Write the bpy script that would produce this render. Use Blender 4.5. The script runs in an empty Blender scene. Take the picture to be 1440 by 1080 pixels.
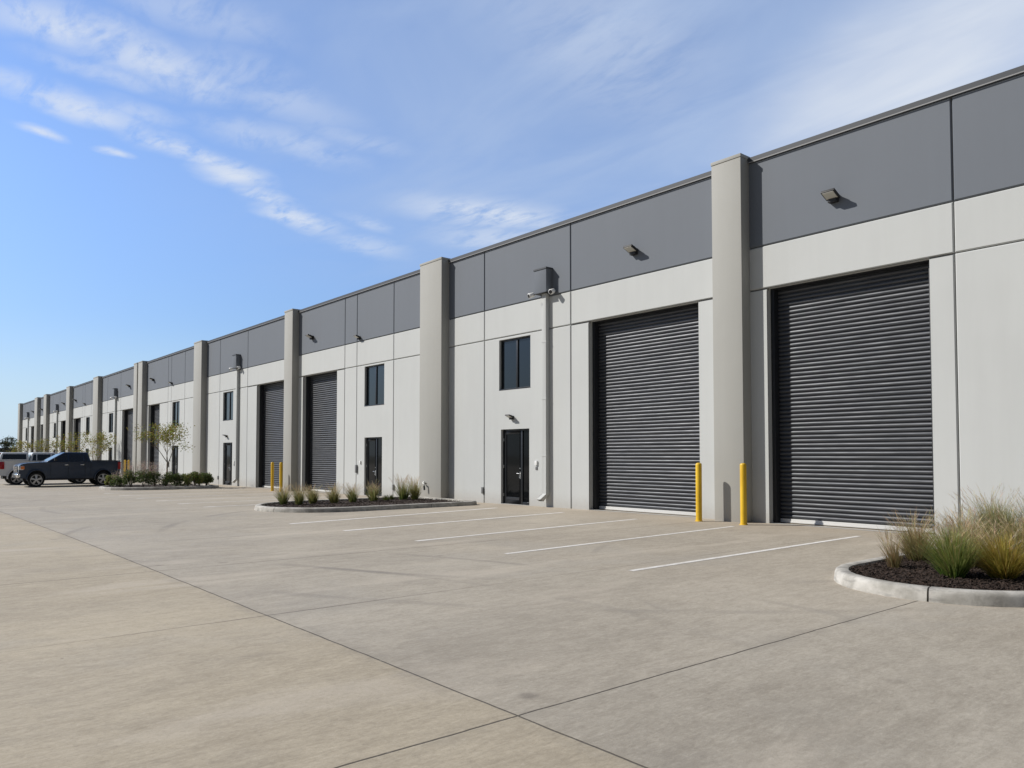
import bpy, bmesh, math, random
from mathutils import Vector, Matrix, noise as mnoise
random.seed(11)
S = bpy.context.scene
C = S.collection
rad = math.radians

# ------------------------------------------------------------------ camera
F_PX, YAW, PITCH, EYE, DIST = 1076.0, 40.05, 2.076, 1.6, 16.4
cd = bpy.data.cameras.new('camera'); cam = bpy.data.objects.new('camera', cd); C.objects.link(cam)
cd.sensor_fit = 'HORIZONTAL'; cd.sensor_width = 36.0; cd.lens = F_PX/1440*36.0
cd.shift_y = 62/1440.0; cd.clip_start = 0.05; cd.clip_end = 6000
cam.location = (0, -DIST, EYE)
cam.rotation_euler = (rad(90+PITCH), 0, rad(90-YAW))
S.camera = cam
S.render.resolution_x, S.render.resolution_y = 1024, 768

# ------------------------------------------------------------------ exposure
S.view_settings.view_transform = 'Standard'; S.view_settings.look = 'None'
S.view_settings.gamma = 1.0; S.view_settings.exposure = 0.0

# ------------------------------------------------------------------ sun
SUN = Vector((-1.05, -1.0, 1.13)).normalized()          # towards the sun
sl = bpy.data.lights.new('sun', 'SUN'); sl.energy = 4.7; sl.angle = rad(0.55); sl.color = (1.0, 0.955, 0.89)
so = bpy.data.objects.new('sun', sl); C.objects.link(so); so.location = (-30, -40, 40)
so.rotation_euler = SUN.to_track_quat('Z', 'Y').to_euler()
SUN_EL = math.asin(SUN.z); SUN_AZ = math.atan2(SUN.x, SUN.y)


class NT:
    """small helper for node trees"""
    def __init__(s, tree): s.t = tree; s.n = tree.nodes; s.l = tree.links
    def new(s, typ, **kw):
        nd = s.n.new(typ)
        for k, v in kw.items(): setattr(nd, k, v)
        return nd
    def put(s, sock, v):
        if isinstance(v, bpy.types.NodeSocket): s.l.new(v, sock)
        elif isinstance(v, (int, float)) and sock.type in ('VECTOR',): sock.default_value = (v, v, v)
        elif isinstance(v, (tuple, list)) and sock.type == 'RGBA' and len(v) == 3: sock.default_value = (*v, 1)
        else: sock.default_value = v
    def math(s, op, a, b=0.0, c=None, clamp=False):
        nd = s.new('ShaderNodeMath', operation=op); nd.use_clamp = clamp
        s.put(nd.inputs[0], a); s.put(nd.inputs[1], b)
        if c is not None: s.put(nd.inputs[2], c)
        return nd.outputs[0]
    def mix(s, f, a, b, mode='MIX'):
        nd = s.new('ShaderNodeMix', data_type='RGBA', blend_type=mode); nd.clamp_factor = True
        s.put(nd.inputs[0], f); s.put(nd.inputs[6], a); s.put(nd.inputs[7], b)
        return nd.outputs[2]
    def noise(s, vec, scale, detail=4, rough=0.55, dist=0.0, color=False):
        nd = s.new('ShaderNodeTexNoise'); s.put(nd.inputs['Vector'], vec)
        nd.inputs['Scale'].default_value = scale; nd.inputs['Detail'].default_value = detail
        nd.inputs['Roughness'].default_value = rough; nd.inputs['Distortion'].default_value = dist
        return nd.outputs['Color' if color else 'Fac']
    def ramp(s, v, a, b, lo=0.0, hi=1.0, smooth=True):
        nd = s.new('ShaderNodeMapRange'); nd.clamp = True
        nd.interpolation_type = 'SMOOTHSTEP' if smooth else 'LINEAR'
        s.put(nd.inputs[0], v); s.put(nd.inputs[1], a); s.put(nd.inputs[2], b); s.put(nd.inputs[3], lo); s.put(nd.inputs[4], hi)
        return nd.outputs[0]
    def mapping(s, vec, loc=(0, 0, 0), rot=(0, 0, 0), scale=(1, 1, 1), typ='POINT'):
        nd = s.new('ShaderNodeMapping', vector_type=typ); s.put(nd.inputs[0], vec)
        nd.inputs['Location'].default_value = loc; nd.inputs['Rotation'].default_value = rot; nd.inputs['Scale'].default_value = scale
        return nd.outputs[0]
    def length(s, vec):
        nd = s.new('ShaderNodeVectorMath', operation='LENGTH'); s.put(nd.inputs[0], vec); return nd.outputs['Value']


# ------------------------------------------------------------------ sky
def build_world():
    w = bpy.data.worlds.new('World'); S.world = w; w.use_nodes = True
    t = NT(w.node_tree); t.n.clear()
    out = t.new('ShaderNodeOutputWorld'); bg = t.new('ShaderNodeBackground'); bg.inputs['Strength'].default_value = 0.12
    sky = t.new('ShaderNodeTexSky', sky_type='NISHITA'); sky.sun_disc = False
    sky.sun_elevation = SUN_EL; sky.sun_rotation = SUN_AZ
    sky.altitude = 100; sky.air_density = 1.0; sky.dust_density = 0.6; sky.ozone_density = 2.2
    tc = t.new('ShaderNodeTexCoord')
    sep = t.new('ShaderNodeSeparateXYZ'); t.put(sep.inputs[0], tc.outputs['Generated'])
    z = t.math('MAXIMUM', sep.outputs[2], 0.04)
    cmb = t.new('ShaderNodeCombineXYZ')
    t.put(cmb.inputs[0], t.math('DIVIDE', sep.outputs[0], z)); t.put(cmb.inputs[1], t.math('DIVIDE', sep.outputs[1], z))
    p = cmb.outputs[0]
    # wispy cirrus patches: (x, y, half length, half width, angle, weight) on a cloud sheet at height 1
    blobs = [(-2.00, .33, .20, .09, 75, .85), (-2.06, .54, .24, .12, 95, .8), (-1.95, .70, .16, .10, 90, .35),
             (-2.40, .28, .16, .07, 95, .55), (-2.46, .45, .20, .09, 100, .9), (-2.56, .72, .17, .08, 105, .75),
             (-2.74, .60, .06, .035, 95, .9), (-2.72, .37, .07, .035, 95, .9),
             (-2.70, .96, .15, .10, 120, 1.0), (-2.32, .88, .17, .09, 90, .45), (-2.15, 1.15, .18, .07, 90, .3),
             (-3.02, 1.36, .26, .10, 120, .9), (-3.22, 1.80, .26, .12, 110, .45),
             (-2.46, 1.96, .36, .17, 75, .95), (-2.72, 2.2, .30, .20, 75, .6),
             (-1.25, 1.35, .5, .2, 110, .30), (-2.20, .46, .16, .06, 95, .5), (-2.62, .86, .12, .07, 110, .8), (-2.86, 1.15, .14, .07, 125, .8),
             (-2.30, 1.05, .22, .10, 100, .45), (-2.05, .90, .22, .10, 95, .4), (-2.38, .58, .12, .06, 100, .5), (-2.90, 1.62, .16, .06, 115, .45), (-1.75, .52, .22, .10, 85, .4)]
    warp = t.new('ShaderNodeVectorMath', operation='MULTIPLY_ADD')
    t.put(warp.inputs[0], t.noise(p, 5.0, 3, .5, color=True)); warp.inputs[1].default_value = (.13, .13, 0)
    sub = t.new('ShaderNodeVectorMath', operation='SUBTRACT'); t.put(sub.inputs[0], p); sub.inputs[1].default_value = (.065, .065, 0)
    t.put(warp.inputs[2], sub.outputs[0])
    pw = warp.outputs[0]
    acc = None
    for x, y, a, b, ang, wt in blobs:
        m = t.mapping(pw, (x, y, 0), (0, 0, rad(ang)), (a*1.5, b*1.7, 1), 'TEXTURE')
        g = t.ramp(t.length(m), 1.0, 0.0, 0.0, wt)
        acc = g if acc is None else t.math('MAXIMUM', acc, g)
    st = t.mapping(p, (0, 0, 0), (0, 0, rad(20)), (1.0, 2.3, 1))
    n1 = t.noise(st, 3.2, 7, .62, .7)
    n2 = t.noise(t.mapping(p, (3, 1, 0), (0, 0, rad(-35)), (1, 2.2, 1)), 8.0, 5, .6, .5)
    tex = t.math('ADD', t.math('MULTIPLY', n1, .62), t.math('MULTIPLY', n2, .38))
    wisp = t.math('MULTIPLY', t.ramp(tex, .32, .57), acc)
    # thin high veil that thickens to the upper right of the view
    ax = t.math('ADD', t.math('MULTIPLY', sep.outputs[0], .80), t.math('MULTIPLY', sep.outputs[1], .60))   # -> +1 to the right
    veil = t.math('MULTIPLY', t.ramp(ax, -.74, -.10), t.ramp(sep.outputs[2], .13, .33))
    nv = t.noise(t.mapping(p, (0, 4, 0), (0, 0, rad(30)), (.7, 1.6, 1)), 1.6, 5, .55, .6)
    veil = t.math('MULTIPLY', veil, t.ramp(nv, .18, .80, .45, 1.0))
    veil = t.math('MULTIPLY', veil, .84)
    # clear air: deeper blue aloft, milky near the horizon; unseen sky overhead and behind dimmed to weaken fill on shaded faces
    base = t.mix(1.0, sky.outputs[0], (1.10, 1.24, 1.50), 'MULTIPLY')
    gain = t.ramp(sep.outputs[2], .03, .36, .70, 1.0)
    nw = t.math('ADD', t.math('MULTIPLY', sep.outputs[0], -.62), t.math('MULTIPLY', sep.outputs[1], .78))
    fill_dim = t.math('MULTIPLY', t.ramp(nw, -.45, .35, .26, 1.0), t.ramp(sep.outputs[2], .55, .85, 1.0, .45))
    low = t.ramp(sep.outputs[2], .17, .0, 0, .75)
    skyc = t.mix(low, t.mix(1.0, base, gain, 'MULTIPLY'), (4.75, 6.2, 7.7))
    skyc = t.mix(t.math('MINIMUM', veil, 1.0), skyc, (3.75, 4.75, 6.6))
    skyc = t.mix(t.math('MULTIPLY', wisp, .86), skyc, (6.1, 6.6, 7.4))
    glow = t.math('MULTIPLY', t.ramp(t.length(t.mapping(pw, (-.80, 2.05, 0), (0, 0, rad(152)), (1.0, .46, 1), 'TEXTURE')), 1.0, .1), t.ramp(nv, .2, .75, .55, 1))
    skyc = t.mix(t.math('MULTIPLY', glow, .90), skyc, (6.3, 6.7, 7.3))
    skyc = t.mix(1.0, skyc, fill_dim, 'MULTIPLY')
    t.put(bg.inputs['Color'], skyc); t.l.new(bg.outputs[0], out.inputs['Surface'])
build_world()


# ------------------------------------------------------------------ materials
def mat(name, color, rough=.6, metal=0.0, spec=.5, fn=None):
    m = bpy.data.materials.new(name); m.use_nodes = True
    t = NT(m.node_tree); b = t.n['Principled BSDF']
    b.inputs['Base Color'].default_value = (*color, 1); b.inputs['Roughness'].default_value = rough
    b.inputs['Metallic'].default_value = metal; b.inputs['Specular IOR Level'].default_value = spec
    if fn: fn(t, b)
    return m

def pos(t): return t.new('ShaderNodeNewGeometry').outputs['Position']
def bump(t, b, h, strength=.2, dist=.01):
    nd = t.new('ShaderNodeBump'); nd.inputs['Strength'].default_value = strength; nd.inputs['Distance'].default_value = dist
    t.put(nd.inputs['Height'], h); t.l.new(nd.outputs[0], b.inputs['Normal'])

def painted(c, amt=.10, grime=.35, rough=.10):
    """painted tilt-up concrete: soft mottling, faint vertical run-off, splash grime near the ground"""
    def fn(t, b):
        p = pos(t)
        n = t.noise(p, .45, 4, .6); n2 = t.noise(t.mapping(p, scale=(3.0, 3.0, .22)), 1.3, 4, .6)
        n3 = t.noise(p, 9, 5, .7)
        f = t.math('ADD', t.math('MULTIPLY', n, .6), t.math('MULTIPLY', n2, .4))
        dk = tuple(x*(1-amt) for x in c); lt = tuple(min(1, x*(1+amt*.8)) for x in c)
        col = t.mix(t.ramp(f, .3, .7), dk, lt)
        sep = t.new('ShaderNodeSeparateXYZ'); t.put(sep.inputs[0], p)
        g = t.math('MULTIPLY', t.ramp(t.math('ADD', sep.outputs[2], t.math('MULTIPLY', n3, -.35)), .32, -.25), grime)
        col = t.mix(g, col, (.30, .27, .235))
        t.put(b.inputs['Base Color'], col)
        b.inputs['Roughness'].default_value = .74
        if rough > .03: bump(t, b, t.noise(p, 90, 3, .6), rough, .0015)
    return fn

LIGHT, DARKG, PIL = (.503, .517, .506), (.138, .155, .180), (.352, .349, .322)
M = {}
M['wall'] = mat('pale_grey_paint', LIGHT, .7, fn=painted(LIGHT, .035, .42, .05))
M['dark'] = mat('dark_grey_paint', DARKG, .7, fn=painted(DARKG, .025, 0, .02))
M['pillar'] = mat('warm_grey_paint', PIL, .7, fn=painted(PIL, .035, .35, .04))
M['joint'] = mat('joint_sealant', (.20, .20, .195), .8)
M['coping'] = mat('coping_metal', (.045, .050, .058), .6, 0)
M['trim'] = mat('light_drip_edge', (.24, .24, .24), .6)
M['roof'] = mat('roof_membrane', (.5, .5, .48), .8)

def slat_fn(t, b):
    p = pos(t)
    n = t.noise(t.mapping(p, scale=(.8, 1, 7.0)), 1.6, 3, .5); n2 = t.noise(p, 22, 4, .6)
    n3 = t.noise(t.mapping(p, scale=(.35, 1, 9)), 3.0, 2, .5)
    t.put(b.inputs['Base Color'], t.mix(t.math('MULTIPLY', t.ramp(n3, .35, .7), .9), (.056, .061, .070), (.090, .094, .102)))
    t.put(b.inputs['Roughness'], t.math('ADD', .34, t.math('ADD', t.math('MULTIPLY', n2, .12), t.math('MULTIPLY', n, .12))))
    bump(t, b, t.math('ADD', n, t.math('MULTIPLY', n3, .8)), .35, .02)
M['slat'] = mat('charcoal_slat_steel', (.065, .067, .072), .42, .35, fn=slat_fn)
M['guide'] = mat('door_guide_steel', (.018, .020, .024), .55, .1)
M['bar'] = mat('pale_bottom_bar', (.62, .62, .60), .5, .1)
M['frame'] = mat('black_aluminium', (.016, .018, .021), .38, .2)
def glass_fn(tint):
    def fn(t, b):
        n = t.noise(pos(t), .7, 2, .5); bump(t, b, n, .04, .03)
    return fn
M['glass'] = mat('tinted_window_glass', (.010, .016, .022), .04, spec=.55, fn=glass_fn(0))
M['doorglass'] = mat('dark_door_glass', (.005, .006, .007), .05, spec=.18, fn=glass_fn(0))
M['blind'] = mat('window_blind', (.10, .13, .15), .6)
M['steel'] = mat('brushed_steel', (.55, .55, .54), .28, 1.0)
M['fixture'] = mat('bronze_black_housing', (.012, .012, .013), .6, 0)
M['lens'] = mat('lamp_lens', (.50, .49, .44), .25)
M['white'] = mat('white_plastic', (.78, .78, .76), .35)
M['greybox'] = mat('grey_box', (.13, .13, .13), .5)
def yellow_fn(t, b):
    p = pos(t); n = t.noise(p, 14, 4, .65); n2 = t.noise(p, 3, 2, .5)
    col = t.mix(t.ramp(n2, .3, .7), (.66, .40, .012), (.76, .485, .02))
    sep = t.new('ShaderNodeSeparateXYZ'); t.put(sep.inputs[0], p)
    col = t.mix(t.math('MULTIPLY', t.ramp(n, .60, .72), t.ramp(sep.outputs[2], .75, .1, 0, .8)), col, (.22, .13, .05))
    t.put(b.inputs['Base Color'], col); bump(t, b, n, .06, .005)
M['yellow'] = mat('safety_yellow_paint', (.72, .45, .015), .45, fn=yellow_fn)

def kerb_fn(t, b):
    p = pos(t); n = t.noise(p, 3.5, 6, .65); n2 = t.noise(p, 28, 5, .7)
    st = t.noise(t.mapping(p, scale=(2, 2, 9)), 1.6, 4, .6)
    col = t.mix(t.ramp(n, .32, .68), (.30, .285, .25), (.52, .50, .455))
    col = t.mix(t.math('MULTIPLY', t.ramp(st, .50, .68), .5), col, (.17, .165, .155))
    col = t.mix(t.math('MULTIPLY', t.ramp(n2, .58, .75), .35), col, (.2, .185, .16))
    t.put(b.inputs['Base Color'], col); bump(t, b, t.math('ADD', n2, n), .3, .012)
M['kerb'] = mat('kerb_concrete', (.42, .40, .36), .85, fn=kerb_fn)

def mulch_fn(t, b):
    p = pos(t); n = t.noise(p, 30, 5, .7); n2 = t.noise(p, 5, 3, .6)
    col = t.mix(t.ramp(n, .3, .75), (.012, .0075, .005), (.070, .042, .028))
    t.put(b.inputs['Base Color'], t.mix(t.ramp(n2, .4, .8, 0, .4), col, (.05, .028, .018)))
    bump(t, b, n, .8, .03)
M['mulch'] = mat('dark_bark_mulch', (.03, .02, .016), .9, fn=mulch_fn)

def vcol(t, name='col'):
    nd = t.new('ShaderNodeVertexColor'); nd.layer_name = name; return nd.outputs['Color']
def foliage(name, rough=.6, trans=.25):
    def fn(t, b):
        c = vcol(t); t.put(b.inputs['Base Color'], c)
        o = t.n['Material Output']; tr = t.new('ShaderNodeBsdfTranslucent'); t.put(tr.inputs[0], c)
        mx = t.new('ShaderNodeMixShader'); mx.inputs[0].default_value = trans
        t.l.new(b.outputs[0], mx.inputs[1]); t.l.new(tr.outputs[0], mx.inputs[2]); t.l.new(mx.outputs[0], o.inputs[0])
    return mat(name, (.1, .12, .04), rough, spec=.25, fn=fn)
M['leaf'] = foliage('leaf_tissue', .6, .35); M['blade'] = foliage('grass_blade_tissue', .5, .4)
M['bark'] = mat('grey_brown_bark', (.20, .165, .13), .9)

JX0, JDX = -3.63, 3.87
def concrete_fn(t, b):
    p = pos(t)
    sep = t.new('ShaderNodeSeparateXYZ'); t.put(sep.inputs[0], p); X, Y = sep.outputs[0], sep.outputs[1]
    warp = t.noise(p, .6, 3, .5)
    big = t.noise(p, .16, 5, .62, .6)
    mid = t.noise(t.mapping(p, scale=(1.0, .38, 1)), .75, 6, .66, .4)
    broom = t.noise(t.mapping(p, rot=(0, 0, rad(4)), scale=(3.8, 1.2, 1)), 2.2, 8, .72, .3)
    fine = t.noise(t.mapping(p, rot=(0, 0, rad(4)), scale=(11.0, 3.4, 1)), 3.2, 8, .80, .2)
    grit = t.noise(p, 75, 6, .85)
    A, B_ = (.300, .261, .206), (.500, .446, .362)
    f = t.math('ADD', t.math('MULTIPLY', big, .20), t.math('MULTIPLY', mid, .18))
    f = t.math('ADD', f, t.math('MULTIPLY', broom, .28))
    f = t.math('ADD', f, t.math('MULTIPLY', fine, .34))
    col = t.mix(t.ramp(f, .36, .64), A, B_)
    # each poured slab has its own tone
    cell = t.new('ShaderNodeTexWhiteNoise', noise_dimensions='2D')
    cx = t.math('FLOOR', t.math('DIVIDE', t.math('SUBTRACT', X, JX0), JDX*2)); cy = t.math('FLOOR', t.math('DIVIDE', t.math('ADD', Y, 13.3), 9.0))
    cc = t.new('ShaderNodeCombineXYZ'); t.put(cc.inputs[0], cx); t.put(cc.inputs[1], cy); t.put(cell.inputs['Vector'], cc.outputs[0])
    col = t.mix(t.math('MULTIPLY', cell.outputs['Value'], .55), col, t.mix(1.0, col, (.90, .915, .93), 'MULTIPLY'))
    # the strip poured beyond the long joint is a warmer mix; the drive lane is worn greyer
    col = t.mix(t.ramp(Y, -13.29, -13.31, 0, 1, False), col, t.mix(1.0, col, (1.03, 1.0, .925), 'MULTIPLY'))
    lane = t.math('MULTIPLY', t.ramp(Y, -13.32, -13.28), t.ramp(t.math('ADD', Y, t.math('MULTIPLY', warp, 3.0)), -6.2, -8.5))
    col = t.mix(t.math('MULTIPLY', lane, .7), col, t.mix(1.0, col, (.965, .975, .985), 'MULTIPLY'))
    # pale-brown drift of dust near the wall
    near = t.math('MULTIPLY', t.ramp(t.math('ADD', Y, t.math('MULTIPLY', warp, 1.6)), -2.6, .6), .45)
    col = t.mix(near, col, (.43, .36, .275))
    # cool worn patches and dark blotches
    col = t.mix(t.math('MULTIPLY', t.ramp(t.noise(p, .33, 4, .6, .8), .53, .70), .28), col, (.36, .335, .292))
    col = t.mix(t.math('MULTIPLY', t.ramp(t.noise(t.mapping(p, (7, 3, 0), scale=(1, .55, 1)), .9, 5, .7, .5), .58, .74), .30), col, (.19, .17, .145))
    col = t.mix(t.math('MULTIPLY', t.ramp(t.noise(t.mapping(p, (1, 9, 0), scale=(1.4, .35, 1)), .8, 4, .6, .4), .54, .70), .42), col, (.52, .46, .375))
    spots = t.new('ShaderNodeTexVoronoi'); spots.inputs['Scale'].default_value = .8; t.put(spots.inputs['Vector'], p)
    col = t.mix(t.math('MULTIPLY', t.ramp(spots.outputs['Distance'], .085, .02), t.ramp(t.noise(p, .5, 2), .5, .62, 0, .45)), col, (.12, .105, .09))
    # tyre marks: broad rubber arcs left by turning trucks
    for (ax, ay, r, wd, st) in ((-14.0, -1.5, 10.6, .20, .34), (-14.0, -1.5, 12.4, .18, .26), (-6.0, -20.0, 9.6, .16, .24),
                                (-6.0, -20.0, 11.3, .16, .26), (-27.0, -1.0, 11.2, .2, .26), (-2.0, -2.0, 8.6, .14, .20), (-38, -24, 13, .22, .25)):
        d = t.length(t.mapping(p, (-ax, -ay, 0), scale=(1, 1, 0)))
        d = t.math('ABSOLUTE', t.math('SUBTRACT', d, r)); d = t.math('ADD', d, t.math('MULTIPLY', t.math('SUBTRACT', warp, .5), .12))
        mk = t.math('MULTIPLY', t.ramp(d, wd*.75, wd*.15), t.ramp(t.noise(p, .28, 3, .6), .46, .62, 0, st*1.25))
        col = t.mix(t.math('MULTIPLY', mk, t.ramp(broom, .3, .6, .4, 1)), col, (.15, .138, .125))
    # saw-cut joints
    wob = t.math('MULTIPLY', t.math('SUBTRACT', t.noise(p, 1.7, 3, .6), .5), .035)
    jx = t.math('ABSOLUTE', t.math('SUBTRACT', t.math('FRACT', t.math('ADD', t.math('DIVIDE', t.math('SUBTRACT', t.math('ADD', X, wob), JX0), JDX), .5)), .5))
    jx = t.math('MULTIPLY', jx, JDX)
    yy = t.math('ADD', Y, wob)
    jy = t.math('MINIMUM', t.math('ABSOLUTE', t.math('ADD', yy, 13.3)), t.math('ABSOLUTE', t.math('ADD', yy, 22.3)))
    jy2 = t.math('ABSOLUTE', t.math('ADD', yy, 4.3))
    fade = t.ramp(t.noise(p, .22, 3, .6), .38, .60, .25, .9)
    main = t.math('ABSOLUTE', t.math('SUBTRACT', t.math('ADD', X, wob), JX0))
    lx = t.math('MULTIPLY', t.ramp(jx, .013, .006), fade)
    lx = t.math('MAXIMUM', lx, t.ramp(main, .011, .005, 0, .92))
    ln = t.math('MAXIMUM', lx, t.ramp(jy, .011, .005, 0, .9))
    ln = t.math('MAXIMUM', ln, t.math('MULTIPLY', t.ramp(jy2, .013, .006), t.math('MULTIPLY', fade, .55)))
    halo = t.math('MULTIPLY', t.math('MAXIMUM', t.ramp(jy, .20, .0), t.ramp(main, .2, 0)), t.ramp(t.noise(p, 1.2, 4, .65), .45, .65, 0, .35))
    col = t.mix(halo, col, (.20, .18, .152))
    col = t.mix(ln, col, (.075, .065, .052))
    col = t.mix(t.ramp(grit, .56, .68, 0, .6), col, (.19, .165, .135))
    g2 = t.noise(t.mapping(p, (9, 4, 0)), 26, 5, .8)
    col = t.mix(t.ramp(g2, .50, .72, 0, .38), col, (.20, .175, .14))
    col = t.mix(t.ramp(g2, .46, .28, 0, .35), col, (.60, .54, .45))
    # small oil drips and rust specks
    v2 = t.new('ShaderNodeTexVoronoi'); v2.inputs['Scale'].default_value = 2.6; t.put(v2.inputs['Vector'], t.mapping(p, (5.3, 1.1, 0)))
    col = t.mix(t.math('MULTIPLY', t.ramp(t.math('ADD', v2.outputs['Distance'], t.math('MULTIPLY', grit, .05)), .075, .045), t.ramp(t.noise(p, .8, 2), .56, .66, 0, .55)), col, (.10, .085, .07))
    t.put(b.inputs['Base Color'], col)
    t.put(b.inputs['Roughness'], t.ramp(mid, .3, .7, .72, .9))
    h = t.math('ADD', t.math('MULTIPLY', fine, 1.0), t.math('ADD', t.math('MULTIPLY', broom, .9), t.math('MULTIPLY', grit, .35)))
    h = t.math('SUBTRACT', h, t.math('MULTIPLY', ln, 3.0))
    bump(t, b, h, .42, .010)
M['concrete'] = mat('yard_concrete', (.31, .285, .245), .82, spec=.3, fn=concrete_fn)

def line_fn(t, b):
    p = pos(t); n = t.noise(t.mapping(p, scale=(3, 1, 1)), 5, 6, .72); n2 = t.noise(p, .5, 3, .6)
    f = t.ramp(t.math('ADD', t.math('MULTIPLY', n, .7), t.math('MULTIPLY', n2, .3)), .36, .62, .25, 1)
    t.put(b.inputs['Base Color'], t.mix(f, (.50, .47, .42), (.78, .76, .72)))
M['line'] = mat('worn_white_line_paint', (.7, .68, .64), .8, fn=line_fn)
def line2_fn(t, b):
    p = pos(t); sep = t.new('ShaderNodeSeparateXYZ'); t.put(sep.inputs[0], p)
    n = t.noise(t.mapping(p, scale=(3, 1, 1)), 4, 6, .72)
    f = t.math('MULTIPLY', t.ramp(n, .36, .60, .25, .8), 1.0)
    f = t.math('MAXIMUM', f, t.math('MULTIPLY', t.ramp(sep.outputs[1], -7.3, -7.7), t.ramp(n, .25, .5, .5, 1.0)))
    t.put(b.inputs['Base Color'], t.mix(f, (.325, .295, .252), (.70, .68, .63)))
M['oldline'] = mat('faded_white_line_paint', (.5, .48, .44), .85, fn=line2_fn)

def terrain_fn(t, b):
    p = pos(t); n = t.noise(p, .02, 5, .6); n2 = t.noise(p, .4, 5, .7)
    col = t.mix(t.ramp(n, .35, .65), (.16, .14, .085), (.10, .105, .05))
    t.put(b.inputs['Base Color'], t.mix(t.ramp(n2, .3, .7, 0, .4), col, (.22, .19, .13)))
M['terrain'] = mat('dry_grass_ground', (.14, .125, .07), .95, fn=terrain_fn)
M['farwall'] = mat('far_brown_wall', (.20, .165, .145), .85)
M['farroof'] = mat('far_roof', (.13, .12, .12), .8)

def carpaint(name, c, metal=.35):
    def fn(t, b):
        b.inputs['Coat Weight'].default_value = .25; b.inputs['Coat Roughness'].default_value = .06
        n = t.noise(pos(t), 2.5, 3, .6); t.put(b.inputs['Roughness'], t.ramp(n, .3, .7, .28, .42))
    return mat(name, c, .35, metal, fn=fn)
M['navy'] = carpaint('navy_car_paint', (.007, .020, .048), .05); M['whitecar'] = carpaint('white_car_paint', (.66, .66, .65), 0)
M['carglass'] = mat('car_glass', (.006, .008, .010), .03, spec=.8)
M['windscreen'] = mat('windscreen_glass', (.03, .045, .055), .03, spec=1.0)
M['tyre'] = mat('tyre_rubber', (.012, .012, .012), .85); M['alloy'] = mat('wheel_alloy', (.42, .42, .43), .3, .9)
M['chrome'] = mat('chrome', (.75, .75, .75), .12, 1.0); M['blackplastic'] = mat('black_plastic', (.012, .012, .013), .55)
M['taillight'] = mat('red_tail_lens', (.32, .010, .012), .15); M['headlight'] = mat('clear_head_lens', (.62, .62, .62), .12, .3)
M['amber'] = mat('amber_lens', (.62, .17, .03), .2); M['interior'] = mat('cab_interior', (.10, .10, .095), .8)


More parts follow.
